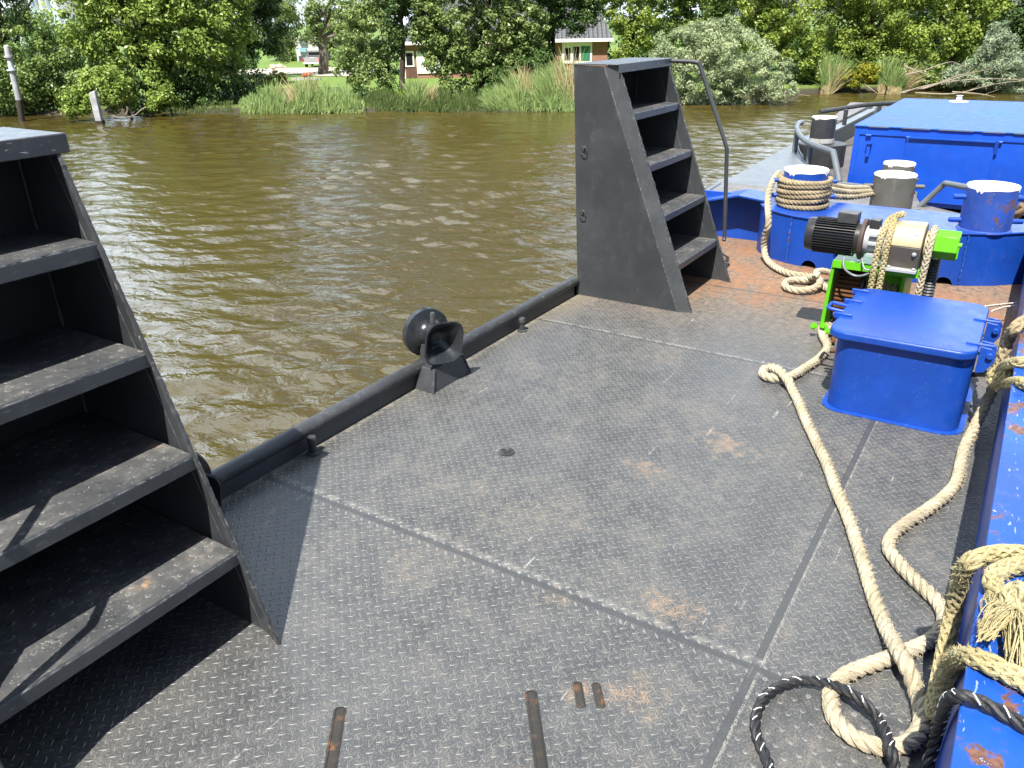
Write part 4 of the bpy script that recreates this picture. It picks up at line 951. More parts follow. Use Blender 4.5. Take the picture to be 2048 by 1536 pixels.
# --- left group
tree('willow_tree', 'dark weeping willow hanging in from the top left corner', 'tree', [(-30, -60, 60, 110), (10, -20, 26, 70), (-20, 60, 26, 60), (30, -60, 40, 60)], 50, -40, L_DARK, per=120, size=.09, droop=.9, asp=.25, tr=.3)
tree('broadleaf_tree', 'rounded mid-green tree behind the tall mooring pole', 'tree', [(95, 85, 70, 45), (60, 140, 60, 50), (130, 130, 60, 60), (20, 170, 50, 55), (110, 180, 70, 40), (60, 60, 30, 22), (-60, 150, 60, 70)], 49, 90, L_MID, per=110, size=.085)
tree('lime_tree', 'biggest bright green lime tree left of the driveway with clumped foliage', 'tree', [(165, 40, 60, 48), (210, 85, 55, 40), (250, 20, 70, 60), (330, 50, 70, 60, -1), (400, 60, 70, 55, -1), (450, 45, 50, 55), (300, 120, 60, 50), (380, 125, 60, 45), (215, 140, 45, 40), (195, -45, 70, 60), (300, -60, 130, 80), (420, -50, 90, 70), (340, -180, 120, 80), (250, -130, 110, 80), (440, 110, 45, 50), (300, -260, 150, 70), (400, -160, 110, 80)], 46, 300, L_LIME, per=105, size=.095, tr=.36, trunk=[(298, 170), (292, 120)], limbs=14, shell=.7)
tree('broadleaf_tree', 'dark green tree shading the bank just left of the driveway', 'tree', [(490, 30, 45, 60), (520, 80, 34, 50), (470, 140, 50, 45), (500, -40, 70, 70), (430, 175, 60, 35), (360, 185, 50, 35), (540, 40, 26, 40)], 49, 470, L_DARK, per=110, size=.085, tr=.22, trunk=[(466, 150), (460, 100)])
tree('overhanging_shrub', 'bright shrub leaning out over the water behind the square mooring post', 'shrub', [(215, 165, 48, 28), (170, 195, 50, 22), (140, 215, 30, 14), (240, 190, 34, 26), (195, 150, 30, 18)], 43.5, 250, L_LIME, per=105, size=.08, rpx=13, tr=.07, basez=WATER)
tree('overhanging_shrub', 'small bright shrub overhanging the water between the dead branch and the lime trunk', 'shrub', [(315, 180, 28, 24), (335, 200, 26, 18), (300, 205, 14, 10)], 43.5, 330, L_LIME, per=105, size=.075, rpx=12, tr=.05, basez=WATER)
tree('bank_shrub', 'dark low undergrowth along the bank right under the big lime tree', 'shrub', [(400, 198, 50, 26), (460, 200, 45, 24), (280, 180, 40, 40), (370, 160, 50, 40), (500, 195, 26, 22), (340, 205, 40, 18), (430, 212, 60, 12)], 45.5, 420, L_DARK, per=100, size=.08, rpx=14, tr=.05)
tree('juniper_bush', 'spreading yellow-green juniper on the lawn beside the driveway', 'shrub', [(548, 150, 22, 9), (560, 160, 34, 9), (538, 168, 40, 8), (520, 158, 26, 10)], 51, 545, L_CON, per=130, size=.06, rpx=8, tr=.05, asp=.3, up=.7, flat=.4)
# --- middle group
tree('old_tree', 'tall tree with pale gnarled trunks standing beside the parked pickup', 'tree', [(600, 10, 40, 40), (650, 25, 44, 40), (690, 0, 40, 40), (620, 60, 22, 26), (575, 50, 20, 45), (570, 95, 18, 26), (685, 70, 25, 30)], 66, 645, L_SMALL, per=75, size=.10, dens=.75, tr=.42, trunk=[(648, 110), (640, 80), (634, 40)], bark=BARK_GREY, limbs=12, rpx=12)
tree('broadleaf_tree', 'bushy tree right of the driveway with branches down to the ground', 'tree', [(745, 60, 60, 55), (720, 120, 46, 45), (760, 130, 40, 50), (700, 150, 30, 34), (770, 20, 40, 40), (745, 175, 50, 32), (725, 30, 30, 34), (775, -50, 60, 60)], 45.5, 780, L_SMALL, per=105, size=.075, rpx=14, dens=.95, tr=.10)
tree('alder_tree', 'slender dark-stemmed tree in front of the left end of the brick house', 'tree', [(800, 30, 30, 40), (795, -30, 50, 50), (830, 5, 34, 30), (785, 80, 22, 30), (815, 185, 26, 16), (850, 30, 30, 40), (840, 70, 20, 14)], 44.5, 803, L_DARK, per=85, size=.07, rpx=12, dens=1.0, tr=.17, trunk=[(804, 165), (806, 110), (803, 50), (798, 0), (794, -60)])
tree('broadleaf_tree', 'large leafy tree covering the middle of the brick house', 'tree', [(900, 40, 65, 50), (970, 50, 70, 55), (1040, 40, 50, 55), (880, 95, 38, 30), (950, 110, 60, 40), (1020, 100, 55, 42), (930, 160, 50, 42), (985, 165, 45, 36), (960, -40, 120, 60), (900, 190, 34, 24), (1050, 90, 34, 40), (1040, 140, 30, 26), (860, 60, 34, 40), (850, 20, 30, 40), (1070, 60, 30, 44), (920, 100, 50, 40), (870, 130, 24, 24), (1000, 130, 50, 40), (950, -130, 130, 70), (980, -220, 100, 60)], 44, 968, L_SMALL, per=110, size=.08, rpx=14, tr=.2, trunk=[(962, 150), (966, 80)], limbs=12)
tree('dark_tree', 'narrow dark tree between the leafy tree and the house window', 'tree', [(1100, 20, 40, 34), (1150, 30, 42, 34), (1120, -40, 70, 50), (1095, 60, 22, 26), (1185, 0, 30, 20), (1120, 20, 40, 30), (1160, 5, 34, 24), (1085, 100, 24, 40), (1070, 130, 30, 26)], 47, 1108, L_DARK, per=95, size=.07, rpx=12, dens=1.2, tr=.13, trunk=[(1107, 130), (1108, 90), (1104, 30)])
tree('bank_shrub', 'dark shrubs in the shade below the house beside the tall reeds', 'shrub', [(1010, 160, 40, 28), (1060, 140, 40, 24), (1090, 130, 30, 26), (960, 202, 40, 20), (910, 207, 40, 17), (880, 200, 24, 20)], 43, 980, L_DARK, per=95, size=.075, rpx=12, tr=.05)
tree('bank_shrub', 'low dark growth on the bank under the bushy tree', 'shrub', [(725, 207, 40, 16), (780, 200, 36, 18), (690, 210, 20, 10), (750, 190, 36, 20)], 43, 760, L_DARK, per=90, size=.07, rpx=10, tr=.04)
# --- right woods
WG = None
tree('wood_tree', 'yellow-green tree leaning over the right end of the house roof', 'tree', [(1255, 20, 40, 40), (1250, 80, 30, 40), (1290, 60, 34, 40), (1260, -50, 60, 50), (1215, 5, 24, 20)], 48, 1265, L_WOOD, per=105, size=.08, rpx=13, tr=.14)
tree('wood_tree', 'olive green tree rising behind the silver willow bush', 'tree', [(1340, 20, 50, 40), (1400, 10, 50, 50), (1360, -60, 90, 60), (1320, 70, 36, 36), (1430, 50, 40, 50)], 50, 1370, L_WOOD2, per=100, size=.085, rpx=14, tr=.18, trunk=[(1372, 90), (1385, 20)])
tree('wood_tree', 'bright tree with hanging sprays right of the silver willow bush', 'tree', [(1490, 20, 55, 50), (1540, 60, 50, 50), (1600, 90, 45, 40), (1500, -60, 90, 60), (1590, 40, 50, 45), (1630, 130, 34, 24), (1520, 100, 40, 40)], 50.5, 1540, L_WOOD, per=105, size=.085, rpx=14, tr=.16)
tree('wood_tree', 'broad yellow-green tree above the right reed clumps', 'tree', [(1680, 30, 60, 50), (1740, 70, 60, 45), (1800, 40, 60, 50), (1700, 100, 50, 34), (1740, -50, 120, 70), (1850, 90, 40, 40), (1800, 110, 40, 26)], 53, 1745, L_WOOD, per=105, size=.09, rpx=14, tr=.2, limbs=10)
tree('wood_tree', 'bright green tree with drooping branch tips near the top right', 'tree', [(1890, 20, 55, 45), (1930, 60, 40, 40), (1960, 10, 50, 40), (1900, -60, 90, 60), (1905, 95, 30, 34)], 55, 1915, L_WOOD, per=100, size=.09, rpx=14, tr=.2)
tree('wood_tree', 'dark green tree filling the top right corner', 'tree', [(2020, 20, 50, 50), (2050, 80, 50, 60), (1990, -50, 90, 60), (2100, 40, 60, 80), (1970, 70, 26, 40)], 58, 2050, L_DARK, per=100, size=.09, rpx=15, tr=.22)
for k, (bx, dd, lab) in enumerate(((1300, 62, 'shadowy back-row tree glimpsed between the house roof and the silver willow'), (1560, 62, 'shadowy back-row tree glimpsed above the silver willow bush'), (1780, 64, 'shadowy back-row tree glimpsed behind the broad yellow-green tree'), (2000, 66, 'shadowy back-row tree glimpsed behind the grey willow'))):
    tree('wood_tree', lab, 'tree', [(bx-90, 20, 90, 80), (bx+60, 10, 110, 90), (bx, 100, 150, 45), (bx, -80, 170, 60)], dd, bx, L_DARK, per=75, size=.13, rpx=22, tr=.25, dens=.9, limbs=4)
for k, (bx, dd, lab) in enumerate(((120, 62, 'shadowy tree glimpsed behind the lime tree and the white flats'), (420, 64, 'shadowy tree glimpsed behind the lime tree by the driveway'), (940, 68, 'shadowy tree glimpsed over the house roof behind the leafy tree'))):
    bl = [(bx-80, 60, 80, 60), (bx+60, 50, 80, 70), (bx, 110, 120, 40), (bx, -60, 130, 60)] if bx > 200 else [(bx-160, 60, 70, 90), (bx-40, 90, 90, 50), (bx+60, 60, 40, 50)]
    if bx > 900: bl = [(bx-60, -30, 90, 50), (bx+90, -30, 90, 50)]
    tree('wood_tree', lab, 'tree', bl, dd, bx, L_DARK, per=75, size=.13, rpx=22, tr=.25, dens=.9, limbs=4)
tree('back_tree', 'light green tree far behind the driveway and pickup', 'tree', [(560, 60, 40, 60), (580, 100, 30, 34), (700, 90, 60, 50), (540, -20, 60, 50), (640, 60, 40, 40), (700, 30, 60, 40), (760, 60, 40, 50)], 92, 575, L_SMALL, per=75, size=.15, rpx=11, dens=.9, tr=.25)
tree('silver_bush', 'wide silvery willow bush drooping into the water behind the far steps', 'shrub', [(1400, 90, 60, 46), (1460, 110, 80, 55), (1350, 120, 50, 50), (1420, 160, 90, 46), (1520, 150, 60, 42), (1560, 175, 34, 28), (1390, 190, 70, 24), (1480, 192, 90, 22), (1440, 60, 34, 26), (1330, 170, 40, 40)], 42.5, 1440, L_SILVER, per=150, size=.085, asp=.24, rpx=13, tr=.06, limbs=16, basez=WATER, shell=.75, up=.55)
tree('grey_willow', 'grey-green willow above the fallen branches at the right edge', 'shrub', [(1990, 110, 34, 40), (1960, 140, 44, 26), (2010, 145, 44, 28), (2000, 70, 22, 26), (2050, 140, 34, 34), (1915, 150, 24, 16)], 51, 1990, L_GREY, per=130, size=.09, asp=.26, rpx=11, tr=.07, limbs=10, basez=WATER, shell=.7)
tree('yellow_shrub', 'yellow-leaved shrub between the two reed clumps on the right', 'shrub', [(1715, 150, 34, 18), (1690, 158, 22, 12), (1740, 145, 22, 16)], 49.5, 1715, L_YEL, per=110, size=.07, rpx=9, tr=.04, basez=WATER)
tree('bank_shrub', 'dark green shrubs along the waterline under the right woods', 'shrub', [(1620, 150, 34, 26), (1650, 165, 40, 16), (1760, 165, 40, 14), (1850, 150, 50, 26), (1900, 160, 50, 18), (1800, 140, 50, 26), (1960, 165, 40, 10), (1690, 130, 40, 22)], 52, 1780, L_WOOD2, per=95, size=.08, rpx=11, tr=.05)

# --- reeds
def reed_mat(name, a, b): return leaf_mat(name, a, b, .3, .5)
REED_G = reed_mat('reed_green', (.10, .19, .055), (.33, .41, .15)); REED_T = reed_mat('reed_straw', (.34, .28, .14), (.50, .42, .24)); REED_D = reed_mat('bank_grass_green', (.04, .075, .018), (.13, .17, .05)); REED_Y = reed_mat('reed_bright', (.16, .28, .03), (.30, .42, .06))
def reeds(name, label, spans, mat, kind='stuff', per_px=9, cat='reeds', dmix=2.0, wid=.018, lean=.22):
    """spans: (x0, x1, base y, height px, lean) along the water edge"""
    Vs = []; n = 0; ts = []
    for (x0, x1, yb, hp, ln) in spans:
        k = int((x1-x0)*per_px)
        for _ in range(k):
            px = random.uniform(x0, x1); b = at(px, yb, z=WATER); D = math.hypot(b.x, b.y); u = Vector((b.x, b.y, 0)).normalized()
            off = random.random()**1.3*dmix; b = b+u*off; b.z = WATER+min(.4, off*.5)
            hgt = hp*D/1745*random.uniform(.5, 1.1)*(.80+.22*math.sin(px*.11+x0)+.16*math.sin(px*.31+yb+x1))*(.35+.65*min(1, min(px-x0, x1-px)/(.22*(x1-x0)+1))); a = random.gauss(ln+.18*math.sin(px*.17+x1), lean*1.25); lx = rh*math.sin(a)*hgt+fh*random.gauss(0, .15)*hgt
            tip = b+Vector((0, 0, hgt*math.cos(a)))+lx; w = rh*wid*random.uniform(.7, 1.5)+fh*random.uniform(-.006, .006)
            mid = b.lerp(tip, .55)+Vector((0, 0, hgt*.06)); tip2 = tip-Vector((0, 0, hgt*.05*random.random()))
            Vs += [b-w*.7, b+w*.7, mid+w, mid-w, mid-w, mid+w, tip2+w*.15, tip2-w*.15]; n += 2; t = min(1, max(0, random.gauss(.5, .25))); ts += [t, t]
            if random.random() < .7:                   # a bent leaf off the stem
                s0 = b.lerp(mid, random.uniform(.5, 1.3)); dirr = (rh*random.choice((-1, 1, 1))*random.uniform(.4, 1)+Vector((0, 0, random.uniform(.1, .7))))*hgt*.28; e = s0+dirr
                ww = Vector((0, 0, wid*1.2)); Vs += [s0-ww*.3, s0+ww*.3, e+ww*.05, e-ww*.05]; n += 1; ts.append(t)
    V = np.array([tuple(v) for v in Vs]); o = leaf_obj(name, V, n, np.array(ts), mat)
    return tag(o, label, cat, None, kind)
reeds('reed_bed', 'green reeds along the bank below the driveway lawn', [(500, 580, 228, 46, .25), (575, 650, 228, 58, .3), (640, 715, 227, 44, .1), (488, 712, 226, 30, -.2), (480, 730, 228, 20, .5)], REED_G, per_px=7)
reeds('straw_reeds', 'dry straw-coloured reeds among the green ones below the lawn', [(590, 615, 226, 60, -.5), (660, 672, 226, 62, -.15), (560, 680, 226, 55, -.4)], REED_T, per_px=3)
reeds('reed_bed', 'small tuft of reeds between the bushy tree and the leafy tree', [(815, 850, 223, 48, .1)], REED_G, per_px=12)
reeds('straw_reeds', 'dry fan-shaped straw tuft on the bank in front of the leafy tree', [(848, 868, 222, 45, .35), (845, 862, 222, 40, -.25)], REED_T, per_px=9)
reeds('reed_bed', 'tall green reed bed left of the far steps', [(1000, 1150, 223, 62, -.22), (1060, 1160, 222, 80, -.18), (960, 1050, 224, 36, -.6), (960, 1150, 224, 30, .1)], REED_G, per_px=13)
reeds('straw_reeds', 'tall dry straw reeds just left of the far steps', [(1095, 1165, 222, 98, -.15), (1010, 1100, 222, 72, -.2)], REED_T, per_px=5)
reeds('reed_bed', 'bright yellow-green reed tuft at the water edge by the tall pole', [(58, 106, 216, 40, .0)], REED_Y, per_px=14)
reeds('reed_bed', 'small bright tuft at the waterline under the slender tree', [(795, 812, 222, 30, .0)], REED_Y, per_px=9)
reeds('reed_clump', 'narrow reed clump with straw base standing in the water right of the silver bush', [(1641, 1658, 188, 68, .05), (1650, 1662, 188, 95, .32)], REED_G, kind=None, cat='reeds', per_px=14, dmix=.5)
reeds('reed_clump', 'wider pair of reed tufts with straw bases right of the yellow shrub', [(1756, 1768, 187, 62, .0), (1774, 1800, 188, 66, .14), (1775, 1800, 188, 60, .35)], REED_G, kind=None, cat='reeds', per_px=14, dmix=.5)
reeds('straw_reeds', 'cut straw stalks at the feet of the right reed clumps', [(1641, 1658, 189, 16, .0), (1756, 1768, 188, 16, 0), (1774, 1800, 189, 18, .1), (1655, 1665, 188, 80, .4), (1795, 1806, 187, 50, .6)], REED_T, per_px=16, dmix=.4)
# scattered dry stalks and undergrowth line along the whole bank
reeds('bank_grass', 'rough grass fringe along the foot of the far bank', [(-100, 470, 226, 14, .0), (690, 1000, 224, 27, 0), (690, 1000, 225, 14, .4), (1200, 1340, 206, 16, 0), (1560, 2100, 180, 20, 0), (1560, 2100, 181, 12, .4)], REED_D, per_px=9, dmix=2.2)

# --- dead branches
DEAD = paint('dead_wood', (.25, .215, .165), rough=.85, dirt=(.18, .15, .12), dirt_amt=.5, spec=.15)
def branchwork(name, label, lines, d, r0):
    m = MB()
    for ln in lines:
        pts = [at(x, y, d=d+dd) for x, y, dd in ln]; sp = spline(pts, .12); m.tube(sp, [max(.006, r0*(1-.8*i/len(sp))) for i in range(len(sp))], 6)
        for _ in range(int(len(sp)/9)):
            i = random.randrange(len(sp)//3, len(sp)); e = sp[i]+rh*random.uniform(-.5, .7)+Vector((0, 0, random.uniform(-.08, .45)))+fh*random.uniform(-.3, .3); limb(m, sp[i], e, r0*.3, .004, .12, 4)
    tag(m.build(name, DEAD), label, 'branch')
branchwork('dead_branch', 'thin bare branch dipping into the water beside the square mooring post', [[(292, 214, 0), (282, 220, 0), (270, 230, 0), (254, 234, 0)], [(254, 213, 0), (255, 222, 0), (250, 230, 0)], [(225, 232, 0), (240, 236, 0), (255, 234, 0)]], 41.5, .035)
branchwork('fallen_branches', 'tangle of bare fallen branches reaching over the water at the right', [[(1805, 186, 0), (1860, 172, .5), (1920, 150, .8), (1985, 138, 1)], [(1800, 186, 0), (1870, 168, .3), (1960, 158, .4), (2060, 160, 1)], [(1830, 186, 0), (1910, 187, .2), (1990, 168, .4), (2060, 160, .5)], [(1905, 184, -.5), (1960, 188, -1), (1990, 194, -1.2)], [(1810, 150, 1), (1850, 140, 1), (1900, 124, 1), (1925, 132, 1)], [(1808, 132, 1), (1835, 142, 1), (1870, 155, 1)], [(1845, 178, 0), (1900, 160, 0), (1950, 145, .5)], [(1730, 170, -1), (1745, 180, -1), (1755, 187, -1)]], 48, .045)
branchwork('dead_branch', 'bare twigs at the right foot of the silver willow bush', [[(1540, 200, 0), (1575, 195, 0), (1600, 190, 0), (1622, 192, 0)], [(1550, 190, 0), (1590, 178, 0), (1615, 170, 0)], [(1560, 204, 0), (1590, 205, 0), (1603, 200, 0)]], 42.5, .03)

# ================================================================== mooring posts in the water
b = at(201, 247, z=WATER)
t = thing('mooring_post', b, 'short weathered white square mooring post standing in the water', 'post')
WHITEWOOD = paint('weathered_white_wood', (.36, .37, .38), rough=.8, dirt=(.16, .16, .16), dirt_amt=.9, chips=.3, chipcol=(.15, .13, .11), spec=.2, bump=.4)
m = MB(); h = .20
m.hexa([b+rh*s*.14+fh*q*.14+Vector((0, 0, -.6)) for s, q in ((-1, -1), (1, -1), (1, 1), (-1, 1))]+[b+rh*(s*.14-.03)+fh*q*.14+Vector((0, 0, 1.36+.05*s)) for s, q in ((-1, -1), (1, -1), (1, 1), (-1, 1))]); m.build('timber', WHITEWOOD, t, bevel=.03)
m = MB(); m.prism([b+rh*s*.15+fh*q*.15-Vector((0, 0, .05)) for s, q in ((-1, -1), (1, -1), (1, 1), (-1, 1))], (0, 0, .18)); m.build('wet_foot', plain('wet_wood', (.03, .025, .02), .5), t)
b = at(44, 242, z=WATER); t = thing('mooring_pole', b, 'tall round mooring pole, white above and dark tarred below, at the left edge', 'pole')
def pz(px, py): return at(px, py, d=math.hypot(b.x, b.y))
ax = [b-Vector((0, 0, .8))]+[pz(x, y) for x, y in ((38, 200), (28, 155), (24, 140), (18, 115), (13, 92))]
m = MB(); m.tube([ax[0], b, ax[1]], .14, 14); m.build('tarred_foot', plain('tar', (.035, .028, .022), .6), t)
m = MB(); m.tube([ax[1], ax[3]], .14, 14); m.build('white_shaft', WHITEWOOD, t)
m = MB(); m.tube([ax[3], ax[4]], [.125, .105], 14); m.cyl(ax[3]-Vector((0, 0, .03)), ax[3]+Vector((0, 0, .03)), .22, 16); m.build('upper_tube', plain('pole_alloy', (.45, .52, .58), .4), t)
m = MB(); m.tube([ax[4]-Vector((0, 0, .1)), ax[4], ax[5], ax[5]+Vector((0, 0, .03))], [.12, .15, .12, .06], 12); m.cyl(ax[4], ax[4]+Vector((0, 0, .08)), .2, 12); m.build('head', plain('head_grey', (.40, .40, .41), .6), t)

# ================================================================== buildings and things on the far bank
HD = 58.0
def hp_(px, d, z): p = at(px, 60, d=d); return Vector((p.x, p.y, z))
def L_(u, w, z): return fh*w+rh*u+Vector((0, 0, z))
def U(px, w): return (px-1024)*w/1745
BR = Mat('brick'); bt = BR.nt.nodes.new('ShaderNodeTexBrick'); BR.nt.links.new(BR.mapped((1, 1, 1), (0, 0, 0), 'UV'), bt.inputs['Vector'])
bt.inputs['Color1'].default_value = (.235, .085, .055, 1); bt.inputs['Color2'].default_value = (.31, .125, .08, 1); bt.inputs['Mortar'].default_value = (.26, .20, .17, 1)
bt.inputs['Scale'].default_value = 1; bt.inputs['Brick Width'].default_value = .24; bt.inputs['Row Height'].default_value = .075; bt.inputs['Mortar Size'].default_value = .011
BR.set('Base Color', bt.outputs[0]); BR.set('Roughness', .85)
RT = Mat('roof_tiles'); uv = RT.nt.nodes.new('ShaderNodeSeparateXYZ'); RT.nt.links.new(RT.tc.outputs['UV'], uv.inputs[0])
uu = E(RT.nt, uv.outputs[0]); vv = E(RT.nt, uv.outputs[1])
wv = (uu*(6.2832/.30))._m('SINE'); rw = (vv*(1/.32)).fract(); nn_ = RT.noise(3, 4, .6)
RT.set('Base Color', RT.mix((wv*.5+.5)*rw, RT.mix(nn_.step(.3, .7), (.042, .045, .052), (.068, .072, .080)), (.105, .11, .12))); RT.set('Roughness', .6)
RT.bump(wv*.5+rw, 1, .05)
def uvquad(o):
    """metres as UVs on each face: along the horizontal and up the slope"""
    me = o.data; l = me.uv_layers.new(name='UVMap')
    for p in me.polygons:
        n = p.normal; h = Vector((0, 0, 1)).cross(n); h = h.normalized() if h.length > .01 else Vector((1, 0, 0)); s = n.cross(h)
        for li in p.loop_indices:
            v = me.vertices[me.loops[li].vertex_index].co; l.data[li].uv = (v.dot(h), v.dot(s))
house = thing('brick_house', L_(0, HD+3, GROUND), 'low red brick house with grey tiled roof and white eaves half hidden by trees', 'house')
u0, u1 = U(806, HD), U(1231, HD); ez = .30; wf, wb = HD, HD+6.5
WHITEP = plain('white_paintwork', (.78, .77, .72), .5, var=.06); GLASS = plain('dark_glass', (.012, .015, .017), .08); GREENP = plain('green_panel', (.02, .16, .085), .5, var=.1); DARKW = plain('dark_boards', (.10, .045, .035), .7, scale=4)
m = MB(); m.hexa([L_(u0, wf, GROUND-.3), L_(u1, wf, GROUND-.3), L_(u1, wb, GROUND-.3), L_(u0, wb, GROUND-.3), L_(u0, wf, ez), L_(u1, wf, ez), L_(u1, wb, ez), L_(u0, wb, ez)]); o = m.build('wall', BR.m, house, smooth=0); uvquad(o)
ov = .45; zr = 3.5; m = MB()
A = [L_(u0-ov, wf-ov, ez+.05), L_(u1+ov-.15, wf-ov, ez+.05), L_(u1+ov-.15, wb+ov, ez+.05), L_(u0-ov, wb+ov, ez+.05)]; Rg = [L_(u0+2.4, (wf+wb)/2, zr), L_(u1-1.0, (wf+wb)/2, zr)]
m.add(A+Rg, [(0, 1, 5, 4), (1, 2, 5), (2, 3, 4, 5), (3, 0, 4), (3, 2, 1, 0)]); o = m.build('roof', RT.m, house, smooth=0); uvquad(o)
def strip(u_a, u_b, w, za, zb, th, name, mat, par):
    m = MB(); m.hexa([L_(u_a, w-th, za), L_(u_b, w-th, za), L_(u_b, w, za), L_(u_a, w, za), L_(u_a, w-th, zb), L_(u_b, w-th, zb), L_(u_b, w, zb), L_(u_a, w, zb)]); return m.build(name, mat, par, smooth=0)
strip(u0-ov, u1+ov-.15, wf-ov-.002, ez-.14, ez+.06, .05, 'eave_board', WHITEP, house)
strip(u0-ov, u1+ov-.15, wf-.003, ez-.10, ez+.02, ov-.01, 'soffit', WHITEP, house)
def zy(py, w): return 1.65-(py-36)*w/1745
def win(xa, xb, ya, yb, panes):
    f = strip(U(xa, wf), U(xb, wf), wf-.004, zy(yb, wf), zy(ya, wf), .08, 'window', WHITEP, house)
    for (a, b_, c, d_, mt) in panes: strip(U(a, wf), U(b_, wf), wf-.086, zy(d_, wf), zy(c, wf), .012, 'pane', mt, f)
    return f
win(1138, 1199, 82, 121, [(1143, 1155, 92, 115, GLASS), (1160, 1173, 90, 116, GLASS), (1176, 1195, 89, 117, GREENP)])
win(818, 837, 92, 122, [(821, 834, 96, 119, GLASS)])
strip(U(808, wf), U(818, wf), wf-.004, GROUND, zy(88, wf), .06, 'door_post', WHITEP, house)
strip(U(820, wf), U(840, wf), wf-.004, GROUND+.02, zy(123, wf), .04, 'board_panel', DARKW, house)
strip(U(842, wf), U(915, wf), wf-.004, GROUND+.3, zy(93, wf), .07, 'white_panel', WHITEP, house)
for a in (862, 888): strip(U(a, wf), U(a+14, wf), wf-.076, zy(128, wf), zy(98, wf), .012, 'pane', plain('sky_glass', (.30, .38, .42), .1), house)
m = MB(); m.cyl(L_(U(1108, wf), wf-.08, GROUND), L_(U(1108, wf), wf-.08, ez), .06); m.build('downpipe', plain('pipe_grey', (.3, .29, .27)), house)

fl = thing('apartment_building', hp_(60, 120, GROUND), 'white flats with vertical window bays glimpsed over the trees at the top left', 'building')
m = MB(); c0 = hp_(20, 120, 0); c1 = hp_(125, 120, 0); k = Vector((c0.x, c0.y, 0)).normalized()*10
z0 = at(75, 19, d=120).z
m.hexa([Vector((c0.x, c0.y, z0)), Vector((c1.x, c1.y, z0)), c1+k+Vector((0, 0, z0)), c0+k+Vector((0, 0, z0)), Vector((c0.x, c0.y, 14)), Vector((c1.x, c1.y, 14)), c1+k+Vector((0, 0, 14)), c0+k+Vector((0, 0, 14))]); m.build('wall', plain('white_render', (.72, .74, .76), .7, var=.05), fl, smooth=0)
m = MB(); zl = at(75, 27, d=120).z; f = Vector((c0.x, c0.y, 0)).normalized()*.6
m.hexa([c0-f+Vector((0, 0, GROUND)), c1-f+Vector((0, 0, GROUND)), c1+k+Vector((0, 0, GROUND)), c0+k+Vector((0, 0, GROUND)), c0-f+Vector((0, 0, z0)), c1-f+Vector((0, 0, z0)), c1+k+Vector((0, 0, z0)), c0+k+Vector((0, 0, z0))]); m.build('lower_storeys', plain('pale_blue_render', (.52, .62, .66), .6, var=.05), fl, smooth=0)
for px in (64, 76, 84, 97, 107):
    a = hp_(px-2.5, 119.8, 0); b_ = hp_(px+2.5, 119.8, 0); ff = Vector((a.x, a.y, 0)).normalized()*.3
    m = MB(); m.hexa([a+Vector((0, 0, z0+.2)), b_+Vector((0, 0, z0+.2)), b_+ff+Vector((0, 0, z0+.2)), a+ff+Vector((0, 0, z0+.2)), a+Vector((0, 0, 13)), b_+Vector((0, 0, 13)), b_+ff+Vector((0, 0, 13)), a+ff+Vector((0, 0, 13))]); m.build('window', plain('bay_glass', (.30, .35, .42), .3), fl, smooth=0)

# parked pickup seen from behind, pale building, planters and stones by the driveway
pd = 76.0; pc = at(624, 133, d=pd); pc.z = GROUND+.04
pk = thing('pickup_truck', pc, 'grey pickup truck parked by the gnarled trees, seen from behind', 'pickup truck')
PG = plain('pickup_paint', (.10, .10, .105), .3); PCH = plain('bumper_chrome', (.55, .54, .5), .3); TY = plain('tyre', (.015, .015, .015), .8)
def pb(ua, ub, wa, wb, za, zb, ins=0): 
    q = lambda u, w, z: pc+rh*u+fh*w+Vector((0, 0, z))
    return [q(ua, wa, za), q(ub, wa, za), q(ub, wb, za), q(ua, wb, za), q(ua+ins, wa+ins, zb), q(ub-ins, wa+ins, zb), q(ub-ins, wb-ins, zb), q(ua+ins, wb-ins, zb)]
m = MB(); m.hexa(pb(-.72, .72, 0, 3.6, .32, .82)); m.build('body', PG, pk, bevel=.04)
m = MB(); m.hexa(pb(-.66, .66, 1.3, 2.7, .82, 1.28, .12)); cb = m.build('cab', PG, pk, bevel=.03)
m = MB(); m.hexa(pb(-.48, .48, 1.33, 1.36, .90, 1.18)); m.build('rear_window', GLASS, cb)
m = MB(); m.hexa(pb(-.66, .66, -.012, .0, .42, .78)); m.build('tailgate', plain('tailgate_silver', (.26, .26, .26), .35), pk, bevel=.005)
m = MB(); m.hexa(pb(-.74, .74, -.10, .0, .28, .40)); m.build('bumper', PCH, pk, bevel=.02)
for s in (-1, 1):
    m = MB(); m.hexa(pb(s*.69-.06, s*.69+.06, -.02, .02, .50, .74)); m.build('tail_light', plain('red_lamp', (.45, .02, .03), .3), pk)
    for w in (.7, 2.9):
        m = MB(); cc = pc+rh*s*.62+fh*w+Vector((0, 0, .25)); m.lathe([(.12, -.09), (.24, -.09), (.25, -.05), (.25, .05), (.24, .09), (.12, .09)], cc, rh, 18); m.build('wheel', TY, pk)
vd = 90.0; pl = thing('pale_house', hp_(606, vd, GROUND), 'pale house front with bluish windows glimpsed behind the parked pickup', 'house')
def vs(xa, xb, ya, yb, dd, th, name, mat):
    a = at(xa, yb, d=vd+dd); b_ = at(xb, yb, d=vd+dd); zt_ = at(xa, ya, d=vd+dd).z; f_ = fh*th
    m = MB(); m.hexa([a, b_, b_+f_, a+f_, Vector((a.x, a.y, zt_)), Vector((b_.x, b_.y, zt_)), Vector((b_.x, b_.y, zt_))+f_, Vector((a.x, a.y, zt_))+f_]); return m.build(name, mat, pl, smooth=0)
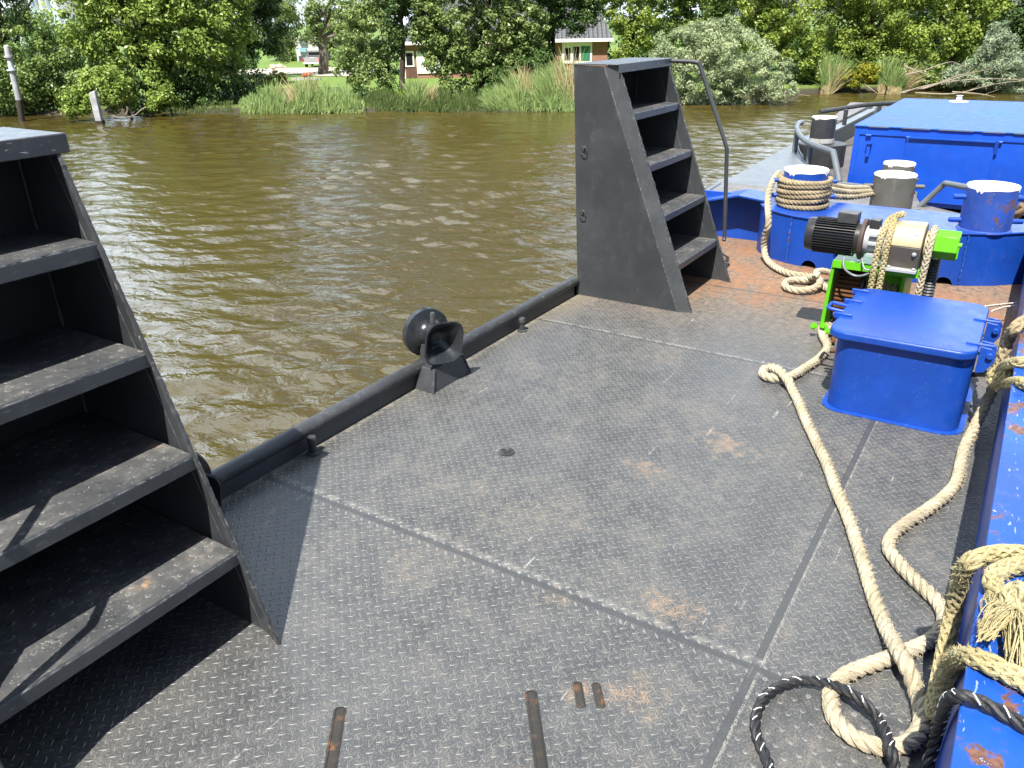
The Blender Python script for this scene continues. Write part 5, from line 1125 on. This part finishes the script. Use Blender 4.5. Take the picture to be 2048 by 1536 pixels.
vs(596, 650, 74, 132, 0, 4, 'wall', plain('pale_wall', (.5, .5, .5), .7)); vs(599, 613, 96, 104, -.2, .15, 'window', plain('bluish_glass', (.25, .42, .52), .15)); vs(599, 613, 78, 88, -.2, .15, 'window', plain('dim_glass', (.16, .2, .22), .2)); vs(599, 613, 112, 126, -.2, .15, 'door', plain('dim_door', (.08, .09, .1), .5))
def planter(px, py, d, lab, w, kerb):
    c = at(px, py, d=d); c.z = GROUND+.035; t = thing('flower_planter', c, lab, 'planter')
    m = MB(); m.lathe([(w*.7, 0), (w, w*.6), (w*1.04, w*.66), (w*.9, w*.66), (w*.86, w*.55), (0, w*.55)], c, n=20); m.build('pot', plain('dark_pot', (.05, .025, .02), .6), t)
    pf = np.array([[c.x+random.uniform(-1, 1)*w*.8, c.y+random.uniform(-1, 1)*w*.8, c.z+w*random.uniform(.7, 1.3), w*.3] for _ in range(26)])
    V, n, tn = leaves_from(pf, 26, .035); leaf_obj('flowers', V, n, tn, leaf_mat('red_flowers', (.55, .04, .03), (.75, .20, .10), .2), t)
    m = MB(); a = c-rh*kerb*.6-fh*.5; m.hexa([a+rh*u_*kerb+fh*w_*.25+Vector((0, 0, z_)) for z_ in (-.03, .14) for u_, w_ in ((0, 0), (1.2, 0), (1.2, 1), (0, 1))]); m.build('kerb', plain('kerb_stone', (.36, .35, .33), .8), t)
planter(614, 149, 60, 'bowl of red flowers on a kerb in front of the pale driveway', .30, 1.6)
planter(648, 137, 67, 'tub of red flowers on a kerb at the foot of the gnarled trunks', .30, 1.2)
stn = MB(); c = at(557, 132, d=73); c.z = GROUND+.1
for k in range(7):
    q = c+rh*random.uniform(-.5, .5)+fh*random.uniform(-.2, .2)+Vector((0, 0, random.uniform(.05, .3))); s = random.uniform(.16, .28); n = 7
    stn.lathe([(s*.5, -s*.6), (s*random.uniform(.85, 1.1), -s*.2), (s*random.uniform(.8, 1), s*.25), (s*.4, s*.55)], q, (random.uniform(-.3, .3), random.uniform(-.3, .3), 1), n)
tag(stn.build('stone_heap', plain('sandstone', (.45, .38, .27), .85, scale=4)), 'small heap of sandy stones at the left end of the driveway', 'stones')
